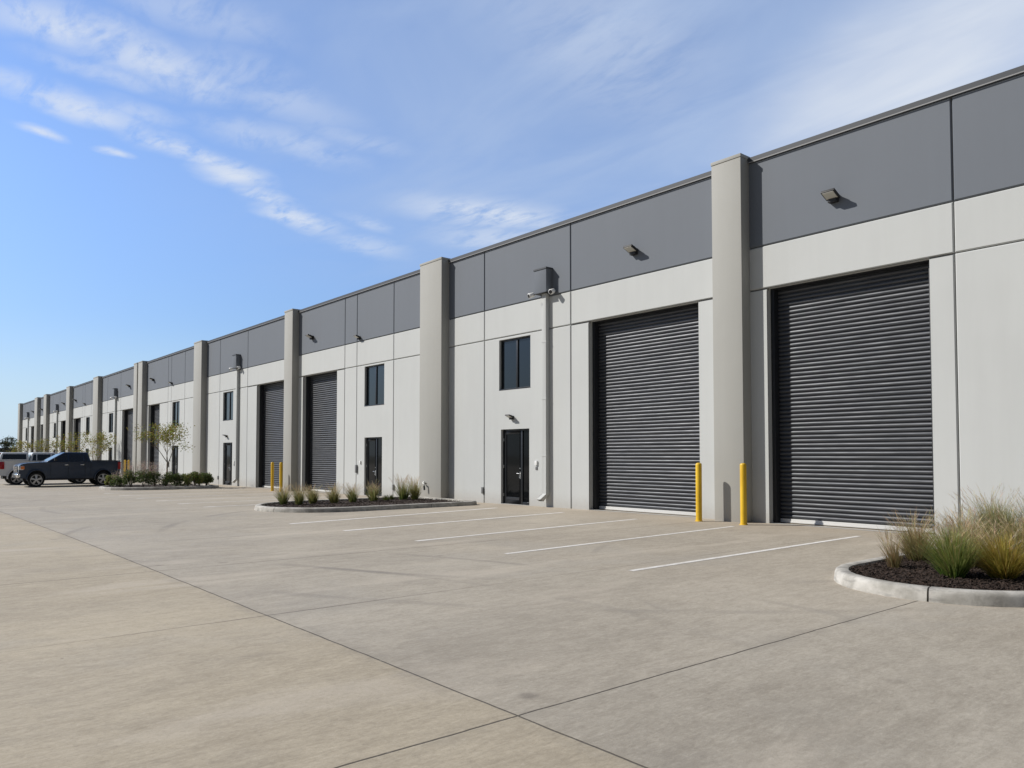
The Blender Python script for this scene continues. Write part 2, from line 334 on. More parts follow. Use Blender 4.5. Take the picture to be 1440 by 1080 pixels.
# ------------------------------------------------------------------ mesh helpers
class MB:
    def __init__(s): s.v = []; s.f = []; s.m = []; s.c = []; s.col = None
    def quad(s, a, b, c, d, m=0): s.face((a, b, c, d), m)
    def face(s, pts, m=0, cols=None):
        i = len(s.v); s.v.extend([tuple(p) for p in pts]); s.f.append(tuple(range(i, i+len(pts)))); s.m.append(m)
        if cols is not None: s.c.extend(cols)
        elif s.col is not None: s.c.extend([s.col]*len(pts))
    def box(s, x0, x1, y0, y1, z0, z1, m=0, skip=''):
        P = lambda x, y, z: (x, y, z)
        if 'f' not in skip: s.quad(P(x0,y0,z0), P(x1,y0,z0), P(x1,y0,z1), P(x0,y0,z1), m)
        if 'k' not in skip: s.quad(P(x1,y1,z0), P(x0,y1,z0), P(x0,y1,z1), P(x1,y1,z1), m)
        if 'l' not in skip: s.quad(P(x0,y1,z0), P(x0,y0,z0), P(x0,y0,z1), P(x0,y1,z1), m)
        if 'r' not in skip: s.quad(P(x1,y0,z0), P(x1,y1,z0), P(x1,y1,z1), P(x1,y0,z1), m)
        if 't' not in skip: s.quad(P(x0,y0,z1), P(x1,y0,z1), P(x1,y1,z1), P(x0,y1,z1), m)
        if 'b' not in skip: s.quad(P(x0,y1,z0), P(x1,y1,z0), P(x1,y0,z0), P(x0,y0,z0), m)
    def tube(s, pts, rads, n=8, m=0, caps=True):
        rings = []
        for i, p in enumerate(pts):
            p = Vector(p); a = Vector(pts[max(i-1, 0)]); b = Vector(pts[min(i+1, len(pts)-1)])
            d = (b-a).normalized(); up = Vector((0, 0, 1)) if abs(d.z) < .95 else Vector((1, 0, 0))
            u = d.cross(up).normalized(); w = u.cross(d)
            r = rads[i] if isinstance(rads, (list, tuple)) else rads
            rings.append([p + (u*math.cos(2*math.pi*k/n) + w*math.sin(2*math.pi*k/n))*r for k in range(n)])
        i0 = len(s.v)
        for rg in rings: s.v.extend([tuple(q) for q in rg])
        if s.col is not None: s.c.append(None)
        for i in range(len(rings)-1):
            for k in range(n):
                a = i0+i*n+k; b = i0+i*n+(k+1) % n
                s.f.append((a, b, b+n, a+n)); s.m.append(m)
        if caps:
            s.f.append(tuple(i0+k for k in range(n-1, -1, -1))); s.m.append(m)
            s.f.append(tuple(i0+(len(rings)-1)*n+k for k in range(n))); s.m.append(m)
    def build(s, name, mats, parent=None, smooth=False, bevel=0, loc=None, segs=2, fix=True):
        me = bpy.data.meshes.new(name); me.from_pydata(s.v, [], s.f)
        for mm in (mats if isinstance(mats, (list, tuple)) else [mats]): me.materials.append(M[mm])
        me.polygons.foreach_set('material_index', s.m)
        if s.c and len(s.c) == len(s.v):
            ca = me.color_attributes.new('col', 'FLOAT_COLOR', 'POINT')
            ca.data.foreach_set('color', [x for c in s.c for x in (*c, 1.0)])
        if bevel or fix:
            bm = bmesh.new(); bm.from_mesh(me)
            if not s.c: bmesh.ops.remove_doubles(bm, verts=bm.verts, dist=1e-5)
            if bevel:
                ed = [e for e in bm.edges if len(e.link_faces) == 2 and e.calc_face_angle(0) > .5]
                bmesh.ops.bevel(bm, geom=ed, offset=bevel, segments=segs, profile=.6, affect='EDGES', clamp_overlap=True)
            if not s.c: bmesh.ops.recalc_face_normals(bm, faces=bm.faces)
            bm.to_mesh(me); bm.free()
        if smooth or bevel:
            me.polygons.foreach_set('use_smooth', [True]*len(me.polygons))
            if not smooth or bevel:
                me.set_sharp_from_angle(angle=rad(38))
        ob = bpy.data.objects.new(name, me); C.objects.link(ob)
        if parent: ob.parent = parent
        if loc: ob.location = loc
        return ob

def thing(name, label, cat, loc=(0, 0, 0), rz=0, group=None):
    o = bpy.data.objects.new(name, None); C.objects.link(o); o.empty_display_size = .3
    o.location = loc; o.rotation_euler = (0, 0, rz); o['label'] = label; o['category'] = cat
    if group: o['group'] = group
    return o
def tag(o, label, cat, group=None, kind=None):
    o['label'] = label; o['category'] = cat
    if group: o['group'] = group
    if kind: o['kind'] = kind
    return o
def structure(o, label=None):
    o['kind'] = 'structure'
    if label: o['label'] = label
    return o
def copy_tree(o, parent=None):
    c = o.copy(); C.objects.link(c)
    if parent: c.parent = parent
    for ch in o.children: copy_tree(ch, c)
    return c

def zg(x):
    """the yard falls gently towards the far end"""
    u = max(0.0, min(1.0, (-x-14)/24.0)); return -.15*u*u*(3-2*u)


# ------------------------------------------------------------------ ground
def build_ground():
    xs = [-150, -100, -60] + [-44+1.5*i for i in range(24)] + [0, 12, 34]
    ys = [-70, -30, -12, -6, 0.6]
    mb = MB()
    for i in range(len(xs)-1):
        for j in range(len(ys)-1):
            mb.quad((xs[i], ys[j], zg(xs[i])), (xs[i+1], ys[j], zg(xs[i+1])), (xs[i+1], ys[j+1], zg(xs[i+1])), (xs[i], ys[j+1], zg(xs[i])))
    structure(mb.build('concrete_yard', 'concrete', smooth=True), 'pale broom-finished concrete yard with saw-cut joints')
    mb = MB()
    g = [-3000, -1000, -400, -150, 34, 400, 1000, 3000]; h = [-3000, -1000, -300, -70, 60, 300, 1000, 3000]
    zz = lambda x, y: -.30 if (x <= -150 or x >= 34 or y <= -70 or y >= 60) else -.30
    for i in range(len(g)-1):
        for j in range(len(h)-1):
            mb.quad(*[(a, b, zz(a, b)) for a, b in ((g[i], h[j]), (g[i+1], h[j]), (g[i+1], h[j+1]), (g[i], h[j+1]))])
    structure(mb.build('ground', 'terrain'), 'flat dry ground stretching to the horizon')
build_ground()

def parking_line(x0, y0, x1, y1, w, m, label):
    n = 6; mb = MB()
    for i in range(n):
        a, b = i/n, (i+1)/n
        xa, ya, xb, yb = x0+(x1-x0)*a, y0+(y1-y0)*a, x0+(x1-x0)*b, y0+(y1-y0)*b
        mb.quad((xa-w/2, ya, zg(xa-w/2)+.004), (xa+w/2, ya, zg(xa+w/2)+.004), (xb+w/2, yb, zg(xb+w/2)+.004), (xb-w/2, yb, zg(xb-w/2)+.004))
    structure(mb.build('parking_line', m), label)
for i, (x0, y0, x1, y1) in enumerate(((-7.13, -8.25, -7.27, -1.25), (-9.67, -8.41, -10.1, -1.36), (-12.2, -8.5, -12.85, -1.49),
                                      (-14.85, -8.6, -15.7, -1.3), (-17.25, -8.75, -18.5, -1.47))):
    parking_line(x0, y0, x1, y1, .105+.022*max(0, i-1), 'line', 'white painted parking bay line in front of the near roller doors')
for x in (-25.6, -28.3, -31.0, -33.8, -36.6, -39.4):
    parking_line(x, -8.0, x-.5, -1.5, .22, 'oldline', 'faded white parking bay line beyond the middle planting bed')
for x in (-48.3, -53.1, -58.2, -61.0):
    parking_line(x, -8.6, x, -1.5, .2, 'oldline', 'faded white parking bay line by the parked pickups')


# ------------------------------------------------------------------ the warehouse
WH = thing('warehouse_building', 'long pale grey tilt-up concrete warehouse with dark grey top band and charcoal roller doors', 'warehouse', (-50, 0, 0))
def part(mb, name, mats, parent=None, **k):
    o = mb.build(name, mats, None, **k)
    p = parent or WH
    o.parent = p
    o.matrix_parent_inverse = Matrix.Translation((50, 0, 0))
    return o
# every builder below works in world coordinates; the parent's offset is undone in part()
def sub(mb, name, mats, parent, **k):
    o = mb.build(name, mats, None, **k); o.parent = parent; return o

PD = .35                      # how far the pilasters stand out
Z_TOP, Z_BAND, Z_HEAD = 8.90, 6.66, 5.62
GAP, CH, BACK = .012, .020, .05

def panel(mb, x0, x1, z0, z1, holes, m, bottom_open=False):
    a0, a1, b0, b1 = x0+GAP, x1-GAP, z0+(0 if bottom_open else GAP), z1-GAP
    i0, i1, j0, j1 = a0+CH, a1-CH, b0+(0 if bottom_open else CH), b1-CH
    xs = sorted({i0, i1} | {min(max(h[0], i0), i1) for h in holes} | {min(max(h[1], i0), i1) for h in holes})
    zs = sorted({j0, j1} | {min(max(h[2], j0), j1) for h in holes} | {min(max(h[3], j0), j1) for h in holes})
    inside = lambda x, z: any(h[0] < x < h[1] and h[2] < z < h[3] for h in holes)
    for i in range(len(xs)-1):
        for j in range(len(zs)-1):
            if xs[i+1]-xs[i] < 1e-4 or zs[j+1]-zs[j] < 1e-4: continue
            if inside((xs[i]+xs[i+1])/2, (zs[j]+zs[j+1])/2): continue
            mb.quad((xs[i], 0, zs[j]), (xs[i+1], 0, zs[j]), (xs[i+1], 0, zs[j+1]), (xs[i], 0, zs[j+1]), m)
    # chamfered arris and edge returns
    for (p, q, P, Q, mid) in (((i0, j0), (i0, j1), (a0, b0), (a0, b1), None), ((i1, j1), (i1, j0), (a1, b1), (a1, b0), None),
                              ((i0, j1), (i1, j1), (a0, b1), (a1, b1), None)) + (() if bottom_open else (((i1, j0), (i0, j0), (a1, b0), (a0, b0), None),)):
        mx, mz = (p[0]+q[0])/2, (p[1]+q[1])/2
        if inside(mx, mz) or inside(mx, mz-.03) and p[1] == q[1] and p[1] == j1: continue
        mb.quad((p[0], 0, p[1]), (P[0], CH, P[1]), (Q[0], CH, Q[1]), (q[0], 0, q[1]), m)
        mb.quad((P[0], CH, P[1]), (P[0], BACK, P[1]), (Q[0], BACK, Q[1]), (Q[0], CH, Q[1]), m)

def reveal(mb, h, depth, m, y0=0.0):
    x0, x1, z0, z1 = h[:4]
    mb.quad((x0, y0, z0), (x0, depth, z0), (x0, depth, z1), (x0, y0, z1), m)
    mb.quad((x1, depth, z0), (x1, y0, z0), (x1, y0, z1), (x1, depth, z1), m)
    mb.quad((x0, y0+.002, z1), (x1, y0+.002, z1), (x1, depth, z1), (x0, depth, z1), m)
    mb.quad((x0, depth, z0), (x1, depth, z0), (x1, y0, z0), (x0, y0, z0), m)

def flood_light(x, z, s=1.0, wall_y=0.0):
    """slim tilted wall-mounted LED head: mounting box, slab housing, pale lens below"""
    mb = MB(); y = wall_y
    mb.box(x-.10*s, x+.10*s, y-.13*s, y-.002, z-.075*s, z+.10*s)
    hs = MB()
    w, l, th = .155*s, .30*s, .045*s
    dirv = Vector((0, -1, .42)).normalized(); nrm = Vector((0, .42, 1)).normalized()
    o = Vector((x, y-.06*s, z+.0*s))
    P = lambda a, b, c: o + Vector((1, 0, 0))*a + dirv*b + nrm*c
    def slab(m_, a0, a1, b0, b1, c0, c1):
        pts = [P(a, b, c) for c in (c0, c1) for a, b in ((a0, b0), (a1, b0), (a1, b1), (a0, b1))]
        for f in ((0, 1, 2, 3), (7, 6, 5, 4), (0, 4, 5, 1), (1, 5, 6, 2), (2, 6, 7, 3), (3, 7, 4, 0)): m_.face([pts[i] for i in f])
    slab(mb, -w, w, .0, l, -.01*s, th)
    for k in range(5): slab(mb, -w*.85+k*w*.40, -w*.85+k*w*.40+.012*s, .02, l*.62, th-.005, th+.03*s)
    ls = MB(); slab(ls, -w*.82, w*.82, l*.18, l*.94, -.022*s, -.008*s)
    b = part(mb, 'wall_light', 'fixture', bevel=.006*s)
    sub(ls, 'lamp_lens', 'lens', b)
    return b

def spot_camera(x, z, y, toward=-1):
    mb = MB(); mb.tube([(x, y, z), (x+.05*toward, y-.10, z-.03)], .022, 8)
    mb.tube([(x+.05*toward, y-.05, z-.03), (x+.05*toward, y-.08, z-.03), (x+.09*toward, y-.24, z-.09), (x+.092*toward, y-.25, z-.093)], [.05, .075, .085, .07], 14)
    o = part(mb, 'spot_lamp', 'white', smooth=True)
    ls = MB(); ls.tube([(x+.0915*toward, y-.248, z-.0925), (x+.094*toward, y-.256, z-.095)], .062, 14)
    sub(ls, 'lamp_lens', 'fixture', o)

def small_box(x, z, w, h, d, m, name):
    mb = MB(); mb.box(x-w/2, x+w/2, -d, -.002, z-h/2, z+h/2); part(mb, name, m, bevel=.008)

CURT = {}
def roller_door(x0, x1, z0, z1):
    """corrugated curtain with side guides and a pale bottom bar, set back in the opening"""
    root_mb = MB(); yb = .40; pitch = .0995; n = int((z1-z0-.10)/pitch)+1; seg = 10
    prof = []
    z = z0+.104
    for i in range(n):
        for k in range(seg):
            u = k/seg
            v = (u-.12)/.88
            prof.append((yb-.038*math.sqrt(max(0, 1-(2*v-1)**2)) if v > 0 else yb+.006, z+(i+u)*pitch))
    prof.append((yb+.004, z+n*pitch))
    xs = [x0+.02+(x1-x0-.04)*i/6 for i in range(7)]
    i0 = 0
    for x in xs: root_mb.v.extend([(x, p[0], p[1]) for p in prof])
    L = len(prof)
    for i in range(6):
        for k in range(L-1):
            a = i*L+k; root_mb.f.append((a, a+L, a+L+1, a+1)); root_mb.m.append(0)
    d = part(root_mb, 'roller_door', 'slat', smooth=True)
    me = d.data; me.set_sharp_from_angle(angle=rad(60))
    for sx, xa, xb in ((-1, x0+.003, x0+.085), (1, x1-.085, x1-.003)):
        g = MB(); g.box(xa, xb, .174, .44, z0, z1-.004); g.box(xa+(.02 if sx < 0 else .03), xb-(.03 if sx < 0 else .02), .164, .173, z0, z1-.004)
        sub(g, 'door_guide', 'guide', d, bevel=.004)
    hd = MB(); hd.box(x0+.087, x1-.087, .174, .44, z1-.02, z1-.003); sub(hd, 'door_head', 'guide', d)
    bb = MB(); bb.box(x0+.09, x1-.09, .345, .405, z0+.012, z0+.103); bb.box(x0+.09, x1-.09, .335, .344, z0+.012, z0+.05)
    sub(bb, 'bottom_bar', 'bar', d, bevel=.004)
    return d

def window(x0, x1, z0, z1, split=.52):
    y0, y1 = .085, .155; f = .055; xm = x0+(x1-x0)*split
    mb = MB()
    mb.box(x0+.002, x0+f, y0, y1, z0, z1); mb.box(x1-f, x1-.002, y0, y1, z0, z1)
    mb.box(x0+f, x1-f, y0, y1, z1-f, z1-.002); mb.box(x0+f, x1-f, y0, y1, z0+.002, z0+f)
    mb.box(xm-.045, xm+.045, y0-.006, y1, z0+f, z1-f)
    w = part(mb, 'window', 'frame', bevel=.005)
    for a, b in ((x0+f, xm-.045), (xm+.045, x1-f)):
        g = MB(); g.box(a+.001, b-.001, .118, .130, z0+f+.001, z1-f-.001); sub(g, 'pane', 'glass', w)
    s = MB(); s.box(x0-.0, x1+.0, -.012, .084, z0+.001, z0+.028); sub(s, 'window_sill', 'frame', w, bevel=.003)
    return w

def entrance_door(x0, x1, z0, z1, leaf=.68, flip=False):
    y0, y1 = .085, .16; f = .055
    mb = MB()
    mb.box(x0+.002, x0+f, y0, y1, z0, z1); mb.box(x1-f, x1-.002, y0, y1, z0, z1); mb.box(x0+f, x1-f, y0, y1, z1-f, z1-.002)
    xm = x0+(x1-x0)*leaf
    mb.box(xm-.03, xm+.03, y0, y1, z0, z1-f); mb.box(xm+.03, x1-f, y0+.003, y1, z0, z0+.09)
    d = part(mb, 'entrance_door', 'frame', bevel=.004)
    a, b = x0+f+.006, xm-.036; t0, t1 = z0+.012, z1-f-.006; s = .105
    lf = MB()
    lf.box(a, a+s, .098, .148, t0, t1); lf.box(b-s, b, .098, .148, t0, t1); lf.box(a+s, b-s, .098, .148, t1-s, t1); lf.box(a+s, b-s, .098, .148, t0, t0+.22)
    lo = sub(lf, 'door_leaf', 'frame', d, bevel=.004)
    g = MB(); g.box(a+s+.001, b-s-.001, .118, .128, t0+.221, t1-s-.001); sub(g, 'door_glass', 'doorglass', lo)
    g = MB(); g.box(xm+.031, x1-f-.001, .118, .128, z0+.092, z1-f-.001); sub(g, 'side_pane', 'doorglass', d)
    hx = b-.055; hz = z0+1.02
    h = MB(); h.tube([(hx, .097, hz), (hx, .045, hz), (hx-.13, .045, hz+.004)], .011, 8); h.box(hx-.022, hx+.022, .090, .0975, hz-.17, hz+.06)
    h.tube([(hx, .097, hz+.17), (hx, .080, hz+.17)], .022, 10); h.tube([(hx, .092, hz-.13), (hx, .05, hz-.13), (hx, .05, hz-.03)], .008, 6)
    sub(h, 'door_handle', 'steel', lo, smooth=False)
    k = MB(); k.box(a+s, b-s, .090, .0975, t0+.13, t0+.20); sub(k, 'kick_rail', 'guide', lo)
    for zz in (.25, 1.2, 2.1):
        hg = MB(); hg.tube([(a-.008, .080, z0+zz), (a-.008, .080, z0+zz+.10)], .010, 8); sub(hg, 'door_hinge', 'steel', d)
    return d

def downspout(xc, z0, zband):
    w, d = .20, .15
    x0, x1 = xc-w/2, xc+w/2
    mb = MB()
    mb.box(x0, x1, -d, -.002, z0+.42, zband+.08)
    # kicked-out shoe
    a = [(x0, -d), (x1, -d), (x1, -.01), (x0, -.01)]
    zt = z0+.42
    lo = [(x-.10*0-.0, y-.0, zt) for x, y in a]
    off = Vector((-.12, -.14, -.17))
    top = [Vector((x, y, zt)) for x, y in a]
    tilt = [Vector((0, 0, -.0)), Vector((0, 0, -.0)), Vector((0, 0, -.06)), Vector((0, 0, -.06))]
    bot = [t+off+q for t, q in zip(top, tilt)]
    for i in range(4):
        j = (i+1) % 4; mb.quad(top[i], top[j], bot[j], bot[i])
    o = part(mb, 'downspout', 'wall', bevel=.010)
    bk = MB()
    cen = sum(bot, Vector())/4
    bk.face([cen+(b-cen)*.86+Vector((-.001, -.004, .012)) for b in bot]); sub(bk, 'spout_mouth', 'guide', o)
    for zz in (1.6, 3.4, 5.2):
        st = MB(); za, zb_ = z0+zz, z0+zz+.05
        U = [(x0-.04, -.002), (x0-.04, -.008), (x0-.006, -.008), (x0-.006, -d-.006), (x1+.006, -d-.006), (x1+.006, -.008), (x1+.04, -.008), (x1+.04, -.002), (x1+.002, -.002), (x1+.002, -d-.002), (x0-.002, -d-.002), (x0-.002, -.002)]
        st.face([(x, y, za) for x, y in reversed(U)]); st.face([(x, y, zb_) for x, y in U])
        for i in range(len(U)): p_, q_ = U[i], U[(i+1) % len(U)]; st.quad((*p_, za), (*q_, za), (*q_, zb_), (*p_, zb_))
        sub(st, 'pipe_strap', 'wall', o)
    hb = MB(); hx0, hx1, hd = xc-.32, xc+.24, .27
    hb.box(hx0, hx1, -hd, -.002, zband+.09, zband+.86, skip='t')
    hb.box(hx0+.02, hx1-.02, -hd+.02, -.003, zband+.70, zband+.71)
    part(hb, 'scupper_box', 'dark', bevel=.008)
    rim = MB(); rim.box(hx0-.02, hx1+.02, -hd-.02, -hd-.001, zband+.82, zband+.87); rim.box(hx0-.02, hx0-.001, -hd, -.003, zband+.82, zband+.87); rim.box(hx1+.001, hx1+.02, -hd, -.003, zband+.82, zband+.87)
    part(rim, 'scupper_rim', 'coping')
    bs = MB(); bs.box(hx0-.01, hx1+.01, -hd-.012, -.004, zband+.075, zband+.088); part(bs, 'scupper_base', 'fixture')
    spot_camera(hx0-.02, zband+.12, -.16, -1); spot_camera(hx1+.12, zband+.13, -.03, 1)
    return o

def pilaster(x0, x1):
    z0 = zg((x0+x1)/2)-.1
    mb = MB(); mb.box(x0, x1, -PD, .10, z0, Z_TOP-.03); part(mb, 'pilaster', 'pillar', bevel=.014)
    cp = MB(); cp.box(x0-.012, x1+.012, -PD-.014, .3, Z_TOP-.028, Z_TOP+.055); part(cp, 'pilaster_cap', 'pillar', bevel=.01)

# pilaster faces measured along the front (left edge, right edge)
P = [(-127.7, -126.1), (-113.6, -111.6), (-107.0, -105.2), (-93.2, -91.5), (-80.4, -78.4), (-65.98, -65.03), (-64.68, -63.5),
     (-51.25, -49.75), (-37.08, -36.12), (-24.58, -23.14), (-11.31, -10.47), (1.2, 2.7), (14.2, 15.0)]
for a, b in P: pilaster(a, b)

def wall_bay(xl, xr, joints, doors, openings, dz, face_name='wall'):
    """xl..xr clear wall between two pilasters; doors: roller openings; openings: windows and entrance doors"""
    zb, zh = Z_BAND+dz*.55, Z_HEAD+dz
    zb0 = min(zg(xl), zg(xr))-.12
    holes = doors+openings
    lines = [xl-.2]+sorted(joints)+[xr+.2]
    mb = MB()
    for i in range(len(lines)-1):
        a, b = lines[i], lines[i+1]
        panel(mb, a, b, zb0, zh, [(h[0], h[1], h[2]-.001, h[3]+.0) for h in holes], 0, True)
        panel(mb, a, b, zh, zb, [], 0)
    for h in doors: reveal(mb, h, .17, 0, CH)
    for h in openings: reveal(mb, h, .16, 0, 0.0)
    for j in joints:
        mb.box(j-.05, j+.05, .042, .09, zb0, zb, 1, 'ktb')
    segs = [xl-.2]
    for h in sorted(doors): segs += [h[0]+.001, h[1]-.001]
    segs.append(xr+.2)
    for i in range(0, len(segs), 2): mb.box(segs[i], segs[i+1], .044, .09, zh-.05, zh+.05, 1, 'k')
    mb.box(xl-.2, xr+.2, .046, .09, zb-.05, zb+.05, 1, 'k')
    part(mb, 'wall', ['wall', 'joint'])
    ub = MB()
    for i in range(len(lines)-1): panel(ub, lines[i], lines[i+1], zb, Z_TOP-.11, [], 0)
    for j in joints: ub.box(j-.05, j+.05, .042, .09, zb+.02, Z_TOP-.11, 1, 'ktb')
    part(ub, 'upper_wall', ['dark', 'joint'])
    cp = MB(); cp.box(xl-.0, xr+.0, -.045, .30, Z_TOP-.11, Z_TOP, 0); cp.box(xl, xr, -.056, -.0455, Z_TOP-.135, Z_TOP-.112, 1)
    part(cp, 'roof_coping', ['coping', 'trim'])

def bay_office_left(xl, xr, j1, win, ds, j2, roll, dz, dlight=True, floods=(.0,)):
    g = zg((win[0]+win[1])/2); gr = zg((roll[0]+roll[1])/2)
    W = (win[0], win[1], 3.82+dz, 5.535+dz); D = (win[0]+.10, win[1]-.06, g+.012, 2.49+dz)
    R = (roll[0], roll[1], gr+.004, Z_HEAD+dz)
    wall_bay(xl, xr, [j1, j2], [R], [W, D], dz)
    window(*W); entrance_door(*D); roller_door(*R)
    downspout(ds, g, Z_BAND+dz*.55)
    flood_light((win[0]+win[1])/2-.10, 2.86+dz, .72)
    for f in floods: flood_light(f, 7.32, 1.0)
    small_box(win[1]+.30, g+1.39, .10, .14, .05, 'white', 'door_bell'); small_box(win[1]+.30, g+1.22, .09, .10, .02, 'greybox', 'card_reader')
    small_box(j1-.06, g+.42, .10, .22, .05, 'greybox', 'junction_box')

def bay_office_right(xl, xr, roll, j1, j2, win, j3, dz, floods=(), spots=()):
    g = zg((win[0]+win[1])/2); gr = zg((roll[0]+roll[1])/2)
    W = (win[0], win[1], 3.82+dz, 5.545+dz); D = (win[0]+.03, win[1]-.15, g+.012, 2.47+dz)
    R = (roll[0], roll[1], gr+.004, Z_HEAD+dz)
    wall_bay(xl, xr, [j1, j2, j3], [R], [W, D], dz)
    window(*W, .50); entrance_door(*D, .60); roller_door(*R)
    for f in floods: flood_light(f, 7.32, 1.0)
    for f in spots: flood_light(f, 6.80+dz*.5, .78)
    small_box(win[0]-.30, g+1.42, .09, .12, .05, 'white', 'door_bell'); small_box(win[0]-.62, g+1.13, .12, .34, .07, 'greybox', 'card_reader')
    small_box(j3+.06, g+.42, .10, .22, .05, 'greybox', 'junction_box')

def auto(kind, i, dz):
    a, b = P[i][1], P[i+1][0]; s = (b-a)/11.83
    if kind == 'L':
        X = lambda v: a+v*s
        bay_office_left(a, b, X(2.13), (X(2.95), X(2.95)+1.61), X(5.36), X(6.43), (X(7.18), X(7.18)+3.97*s), dz, floods=(X(9.0),))
    else:
        X = lambda v: b-v*s
        bay_office_right(a, b, (X(11.3), X(11.3)+3.8*s), X(6.7), X(5.6), (X(4.9), X(4.9)+1.66), X(2.5), dz, floods=(X(10.0),), spots=(X(5.35),))

# near bays, measured
bay_office_right(-10.47, 1.2, (-10.02, -6.34), -5.87, -4.40, (-3.85, -2.20), -1.45, 0.0, floods=(-8.30,), spots=(-4.0,))
bay_office_left(-23.14, -11.31, -21.01, (-20.19, -18.58), -17.77, -16.71, (-15.96, -11.99), 0.0, floods=(-14.12,))
bay_office_right(-36.12, -24.58, (-35.62, -32.00), -31.26, -30.14, (-29.45, -27.79), -27.05, -.08, floods=(-34.55,), spots=(-29.9,))
bay_office_left(-49.75, -37.08, -47.34, (-46.74, -45.07), -44.2, -42.86, (-41.5, -37.5), -.10, floods=())
bay_office_right(-63.5, -51.25, (-62.95, -59.98), -57.95, -57.2, (-56.9, -55.25), -54.15, -.15, floods=(-61.6,), spots=(-57.0,))
bay_office_left(-78.4, -65.98, -76.2, (-76.5+.9, -74.0), -72.9, -71.5, (-70.9, -67.2), -.15, floods=(-68.5,))
auto('R', 3, -.15)
auto('L', 2, -.15)
a, b = P[1][1], P[2][0]
bay_office_right(a, b, (a+.5, a+2.6), a+3.1, a+3.5, (a+3.8, a+4.9), a+5.3, -.15, floods=(a+1.6,))
auto('L', 0, -.15)
auto('L', 11, 0.0)
# slot between the twin pilasters at the expansion joint
mb = MB(); mb.box(-65.03, -64.68, .04, .10, -.3, 6.6); part(mb, 'joint_infill', 'joint')
mb = MB(); mb.box(-65.03, -64.68, .03, .10, 6.6, 8.8); part(mb, 'joint_infill', 'dark')
# shell: roof and the three other sides
mb = MB(); mb.box(-127.6, 15.0, .31, 44.0, 8.25, 8.35); part(mb, 'roof', 'roof')
mb = MB(); mb.box(-127.7, -127.5, .11, 44.2, -.3, 8.9); mb.box(14.9, 15.1, .11, 44.2, -.3, 8.9); mb.box(-127.49, 14.89, 44.0, 44.2, -.3, 8.9); part(mb, 'rear_wall', 'wall')
mb = MB(); mb.box(-127.49, 14.89, .62, .66, -.3, 8.2); part(mb, 'inner_lining', 'guide')
# hose tap on the wide pilaster
mb = MB(); x, y, z = -24.12, -PD, .58
mb.tube([(x-.05, y, z), (x-.05, y-.10, z), (x+.05, y-.12, z-.02), (x+.06, y-.12, z-.10)], [.035, .03, .028, .026], 8); mb.tube([(x-.10, y-.06, z+.05), (x, y-.06, z+.05)], .014, 6)
tp = part(mb, 'hose_tap', 'white', smooth=True)
mb = MB(); mb.tube([(x+.06, y-.12, z-.10), (x+.07, y-.11, z-.26)], .035, 8); sub(mb, 'tap_spout', 'guide', tp)


# ------------------------------------------------------------------ bollards
def bollard(x, y, label, tilt=0.0):
    o = thing('bollard', label, 'bollard', (x, y, zg(x)), 0, 'yellow bollards guarding the roller-door pilasters')
    r, h = .075, 1.43
    mb = MB(); mb.tube([(0, 0, 0), (0, 0, h-.05), (0, 0, h-.02), (0, 0, h-.004), (0, 0, h)], [r, r, r*.93, r*.6, r*.1], 20)
    mb.build('post', 'yellow', o, smooth=True).data.set_sharp_from_angle(angle=rad(50))
    mb = MB(); mb.tube([(0, 0, 0), (0, 0, .02), (0, 0, .025)], [r+.02, r+.015, r+.001], 20); mb.build('base_ring', 'yellow', o)
    o.rotation_euler = (tilt, tilt*.6, random.random()*6)
    return o
bollard(-11.43, -.82, 'yellow steel bollard at the left side of the nearest pilaster', .004)
bollard(-10.18, -.82, 'yellow steel bollard at the right side of the nearest pilaster', -.004)
bollard(-36.95, -.95, 'yellow bollard left of the thin pilaster behind the middle bed', .003)
bollard(-35.90, -.95, 'yellow bollard right of the thin pilaster behind the middle bed', -.003)
bollard(-66.1, -.85, 'far yellow bollard behind the pickup, left of the twin pilasters', .004)
bollard(-64.9, -.85, 'far yellow bollard behind the pickup, right one of its pair', .0)


# ------------------------------------------------------------------ planting beds
def outline(x0, x1, yend, yback, n=18, rb=.5):
    """stadium-like bed: semicircle at the yard end, small corners at the wall end; counter-clockwise"""
    r = (x1-x0)/2; cx = (x0+x1)/2; cy = yend+r; pts = []
    for i in range(n+1):
        a = math.pi+math.pi*i/n; pts.append((cx+r*math.cos(a), cy+r*math.sin(a)))
    m = max(2, int((yback-rb-cy)/.5))
    for i in range(1, m): pts.append((x1, cy+(yback-rb-cy)*i/m))
    for i in range(7):
        a = math.pi/2*i/6; pts.append((x1-rb+rb*math.cos(a), yback-rb+rb*math.sin(a)))
    for i in range(7):
        a = math.pi/2+math.pi/2*i/6; pts.append((x0+rb+rb*math.cos(a), yback-rb+rb*math.sin(a)))
    for i in range(1, m): pts.append((x0, yback-rb-(yback-rb-cy)*i/m))
    return pts

def offset(pts, d):
    out = []; n = len(pts)
    for i in range(n):
        a, b = Vector(pts[i-1]), Vector(pts[(i+1) % n]); t = (b-a).normalized(); nn = Vector((-t.y, t.x))
        out.append(Vector(pts[i])+nn*d)
    return out

